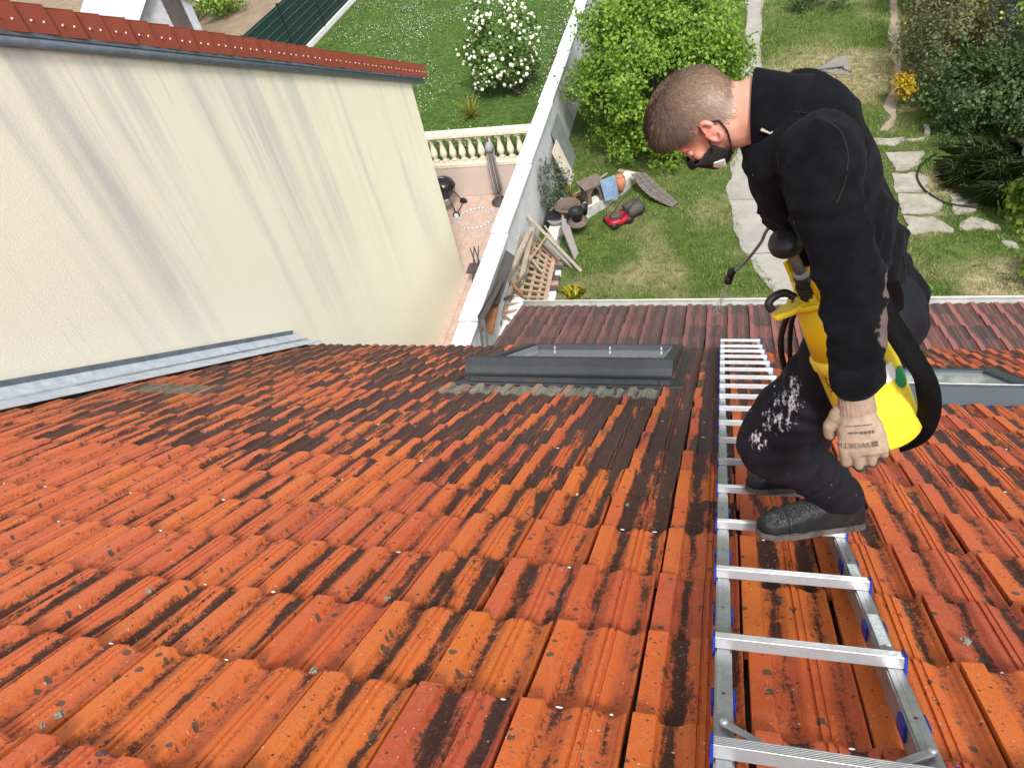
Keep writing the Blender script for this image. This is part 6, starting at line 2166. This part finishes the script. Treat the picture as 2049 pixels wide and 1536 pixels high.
R0 = .084
RA = .40 * TL
b = MB(); b.lathe(T(0, 0, 0), [(.02, RA), (R0 * .98, RA), (R0 * 1.05, RA + .006), (R0 * 1.05, RA + .024), (R0 * .99, RA + .030), (R0 * .985, TL * .7), (R0 * .96, TL - .03), (R0 * .955, TL - .006), (R0 * .92, TL), (.01, TL - .008)], 40, ax)
b.build('tank', M_YEL2, spr)
b = MB(); b.lathe(T(0, 0, 0), [(R0 * .70, -.03), (R0 * .74, .02), (R0 * .86, .025), (R0 * .93, RA * .65), (R0 * .97, RA - .001), (.02, RA - .001)], 40, ax)
b.build('shoulder', M_YEL, spr)
# flange plate with the lug, funnel cup
b = MB()
pl = [(R0 * 1.02 * math.cos(q), R0 * 1.02 * math.sin(q)) for q in np.linspace(0, 2 * math.pi, 32, endpoint=False)]
b.prism([T(.018, x, y) for x, y in pl], ax * .012)
b.build('flange', M_YEL, spr, .003)
# local direction pointing left in the picture
lft = (-RIGHT * .96 + DOWN * .25); lft = (lft - ax * lft.dot(ax)).normalized(); fr_ = ax.cross(lft)
def TQ(a, l, f): return t0 + ax * a + lft * l + fr_ * f
b = MB(); b.prism([TQ(.016, R0 * .6, -.030), TQ(.016, R0 * 1.15, -.028), TQ(.016, R0 * 1.50, -.014), TQ(.016, R0 * 1.50, .014), TQ(.016, R0 * 1.15, .028), TQ(.016, R0 * .6, .030)], ax * .013)
b.build('lug', M_YEL, spr, .004)
b = MB(); b.tube(bez([TQ(.008, R0 * 1.42, .008), TQ(-.010, R0 * 1.44, .008), TQ(-.018, R0 * 1.22, .008), TQ(-.014, R0 * .95, .006), TQ(.004, R0 * .80, .0)], 6), .009, 10)
b.build('carry_grip', M_BLACK, spr)
b = MB()
cup = []
for q in np.linspace(-2.3, 2.3, 22):
    cup.append((math.cos(q + math.pi), math.sin(q + math.pi)))
ri, ro = R0 * .70, R0 * .78
rings = [[TQ(-.055 - .012 * abs(c_), ro * c_ * 1.02, ro * s_ * 1.02), TQ(.018, ro * c_, ro * s_), TQ(.018, ri * c_, ri * s_), TQ(-.055 - .012 * abs(c_), ri * c_, ri * s_)] for c_, s_ in cup]
b.loft(rings)
b.build('funnel', M_YEL, spr)
# pump
pq = TQ(.02, R0 * .42, -.01)
pd = (J(1570, 476, .815) - pq); PLn = pd.length; pd.normalize()
b = MB(); b.lathe(pq, [(.022, -.01), (.022, .045), (.019, .05), (.019, .075), (.012, .08)], 20, pd); b.build('pump_barrel', M_BLACK, spr)
b = MB()
for k in range(4): b.lathe(pq + pd * (.012 + k * .010), [(.0225, 0), (.0245, .003), (.0225, .006)], 20, pd)
b.build('barrel_thread', M_BLACK, spr)
b = MB(); b.lathe(pq + pd * .074, [(.015, 0), (.0165, .004), (.0165, .012), (.012, .014)], 16, pd); b.build('pump_collar', pm('collar_grey', (.30, .31, .32), None, 10, .4), spr)
b = MB(); b.lathe(pq + pd * .085, [(.012, 0), (.011, PLn - .12), (.013, PLn - .10)], 14, pd); b.build('pump_shaft', pm('shaft_grey', (.10, .11, .12), (.2, .21, .22), 30, .25, spec=.6), spr)
b = MB(); b.lathe(pq + pd * (PLn - .020), [(.010, -.014), (.030, -.010), (.036, .0), (.036, .014), (.030, .024), (.012, .028)], 24, pd); b.build('pump_knob', M_BLACK, spr)
M_GREEN = pm('green_plastic', (.01, .28, .10), None, 8, .4)
b = MB(); b.bar(pq + pd * .068 + RIGHT * .012, pq + pd * .074 + RIGHT * .034, .012, .007); b.build('pressure_valve', M_GREEN, spr)
b = MB(); b.bar(pq + pd * .012 + RIGHT * .020, pq + pd * .034 + RIGHT * .020, .010, .010); b.build('lock_tab', M_GREEN, spr)
# printed panel and round sticker on the tank
M_PRINT = NT('tank_print')
pp = M_PRINT.pos()
pn = M_PRINT.n('ShaderNodeVectorMath', operation='DOT_PRODUCT'); M_PRINT.l(pp, pn.inputs[0]); pn.inputs[1].default_value = ax
bars = M_PRINT.noise(pp, 95, 2, .5); bar2 = M_PRINT.noise(pp, 230, 1, .5)
kk = M_PRINT.math('GREATER_THAN', M_PRINT.math('ADD', M_PRINT.math('MULTIPLY', bars, .6), M_PRINT.math('MULTIPLY', bar2, .55)), .615)
M_PRINT = M_PRINT.fin(M_PRINT.mix(kk, (0.72, 0.50, 0.012), (0.05, 0.035, 0.012)), .42)


def tank_patch(name, q0, q1, a0, a1, mat, rr=1.008, nq=10, shape=None):
    b = MB(); vs, fs = [], []
    na = 8
    for i in range(nq + 1):
        for j_ in range(na + 1):
            q = q0 + (q1 - q0) * i / nq; a = a0 + (a1 - a0) * j_ / na
            if shape == 'disc':
                u_, v_ = 2 * i / nq - 1, 2 * j_ / na - 1
                f_ = max(abs(u_), abs(v_)) / max(1e-6, math.hypot(u_, v_))
                u_, v_ = u_ * f_, v_ * f_
                q = (q0 + q1) / 2 + (q1 - q0) / 2 * u_; a = (a0 + a1) / 2 + (a1 - a0) / 2 * v_
            vs.append(t0 + ax * a + (lft * math.cos(q) + fr_ * math.sin(q)) * R0 * rr)
    for i in range(nq):
        for j_ in range(na):
            k = i * (na + 1) + j_
            fs.append((k, k + 1, k + na + 2, k + na + 1))
    b.add(vs, fs, True)
    return b.build(name, mat, spr)


# which angular side faces the viewer
qv = math.atan2(sx.dot(fr_), sx.dot(lft))
sg = 1 if qv > 0 else -1
tank_patch('print_panel', qv * .12, qv * .62, RA + .034, TL - .03, M_PRINT)
tank_patch('round_sticker', qv + sg * .75, qv + sg * 1.3, RA + .07, RA + .12, M_GREEN, 1.012, 12, 'disc')
tank_patch('white_sticker', qv + sg * .5, qv + sg * .85, RA + .045, RA + .085, M_WHITE, 1.010)
# strap: broad black webbing loop
M_WEB = pm('black_webbing', (0.003, 0.003, 0.0035), (0.005, 0.005, 0.0055), 60, .8, .4, 300, spec=.1)


def ribbon3(name, pts, width, wdirs, mat, parent, th=.0025, n=7):
    P = bez(pts, n); Wd = bez(wdirs, n)
    rings = []
    for i, p in enumerate(P):
        t = (P[min(i + 1, len(P) - 1)] - P[max(i - 1, 0)]).normalized()
        w = Wd[i]; w = (w - t * w.dot(t)).normalized(); nn2 = t.cross(w)
        rings.append([p - w * width / 2 - nn2 * th / 2, p + w * width / 2 - nn2 * th / 2, p + w * width / 2 + nn2 * th / 2, p - w * width / 2 + nn2 * th / 2])
    b = MB(); b.loft(rings); return b.build(name, mat, parent)


wv = (RIGHT * .80 - DOWN * .60)
ribbon3('strap', [J(1742, 560, .80), J(1770, 625, .74), J(1810, 690, .715), J(1848, 752, .70), J(1860, 815, .715), J(1842, 864, .735), J(1800, 886, .76)], .046,
        [wv, wv, RIGHT * .85 - DOWN * .5, RIGHT * .9 - DOWN * .1 + FWD * .3, RIGHT * .75 + DOWN * .1 - FWD * .5, RIGHT * .5 + DOWN * .3 - FWD * .6, DOWN * .4 - FWD * .8], M_WEB, spr)
ribbon3('shoulder_strap', [J(1775, 565, .80), J(1788, 600, .84), J(1790, 650, .88), J(1770, 690, .89)], .04, [RIGHT, RIGHT * .9 + FWD * .3, RIGHT * .6 + FWD * .6, RIGHT], M_WEB, spr)
b = MB(); b.tube(bez([TQ(.02, R0 * .85, .01), J(1578, 625, .93), J(1563, 675, .94), J(1566, 720, .95), J(1582, 765, .96), J(1605, 800, .97)], 8), .0075, 10)
b.build('hose', M_BLACK, spr)
b = MB(); b.tube(bez([J(1600, 600, .98), J(1583, 650, .99), J(1582, 720, 1.0), J(1600, 770, 1.0)], 8), .0065, 10)
b.build('hose', M_BLACK, spr)
# lance
ln_ = empty('spray_lance', J(1500, 510, 1.12), 'thin grey spray lance with a black nozzle pointing down over the lean-to', 'lance')
b = MB(); b.tube(bez([J(1620, 452, 1.12), J(1545, 453, 1.11), J(1522, 486, 1.12), J(1500, 514, 1.13), J(1480, 535, 1.135), J(1462, 547, 1.14)], 6), .0042, 8); b.build('lance_tube', pm('grey_tube', (.16, .155, .15), (.22, .215, .21), 20, .4), ln_)
na_ = J(1465, 541, 1.14); nb_ = J(1453, 571, 1.14)
nd_ = (nb_ - na_).normalized()
b = MB(); b.lathe(na_, [(.006, -.006), (.011, 0), (.011, .014), (.008, .017), (.008, .022), (.0115, .024), (.0115, .040), (.006, .042)], 16, nd_); b.build('nozzle', M_BLACK, ln_)
# fine spray
t = NT('spray_droplets')
t.b.inputs['Transmission Weight'].default_value = .6
M_DROP = t.fin((.9, .92, .93), .2, 0, .5)
b = MB()
rg = random.Random(5)
for i in range(220):
    s = rg.uniform(.045, .16); r_ = s * .13
    p = na_ + (nd_ * .9 + Vector((0, 0, -.1))) * s + RIGHT * rg.gauss(0, .45) * r_ + FWD * rg.gauss(0, .45) * r_
    b.ell(p, (.0006, .0006, .0035), None, 5, 4)
o = b.build('spray_mist', M_DROP)
tag(o, 'fine water spray falling from the black nozzle', 'spray', kind='stuff')
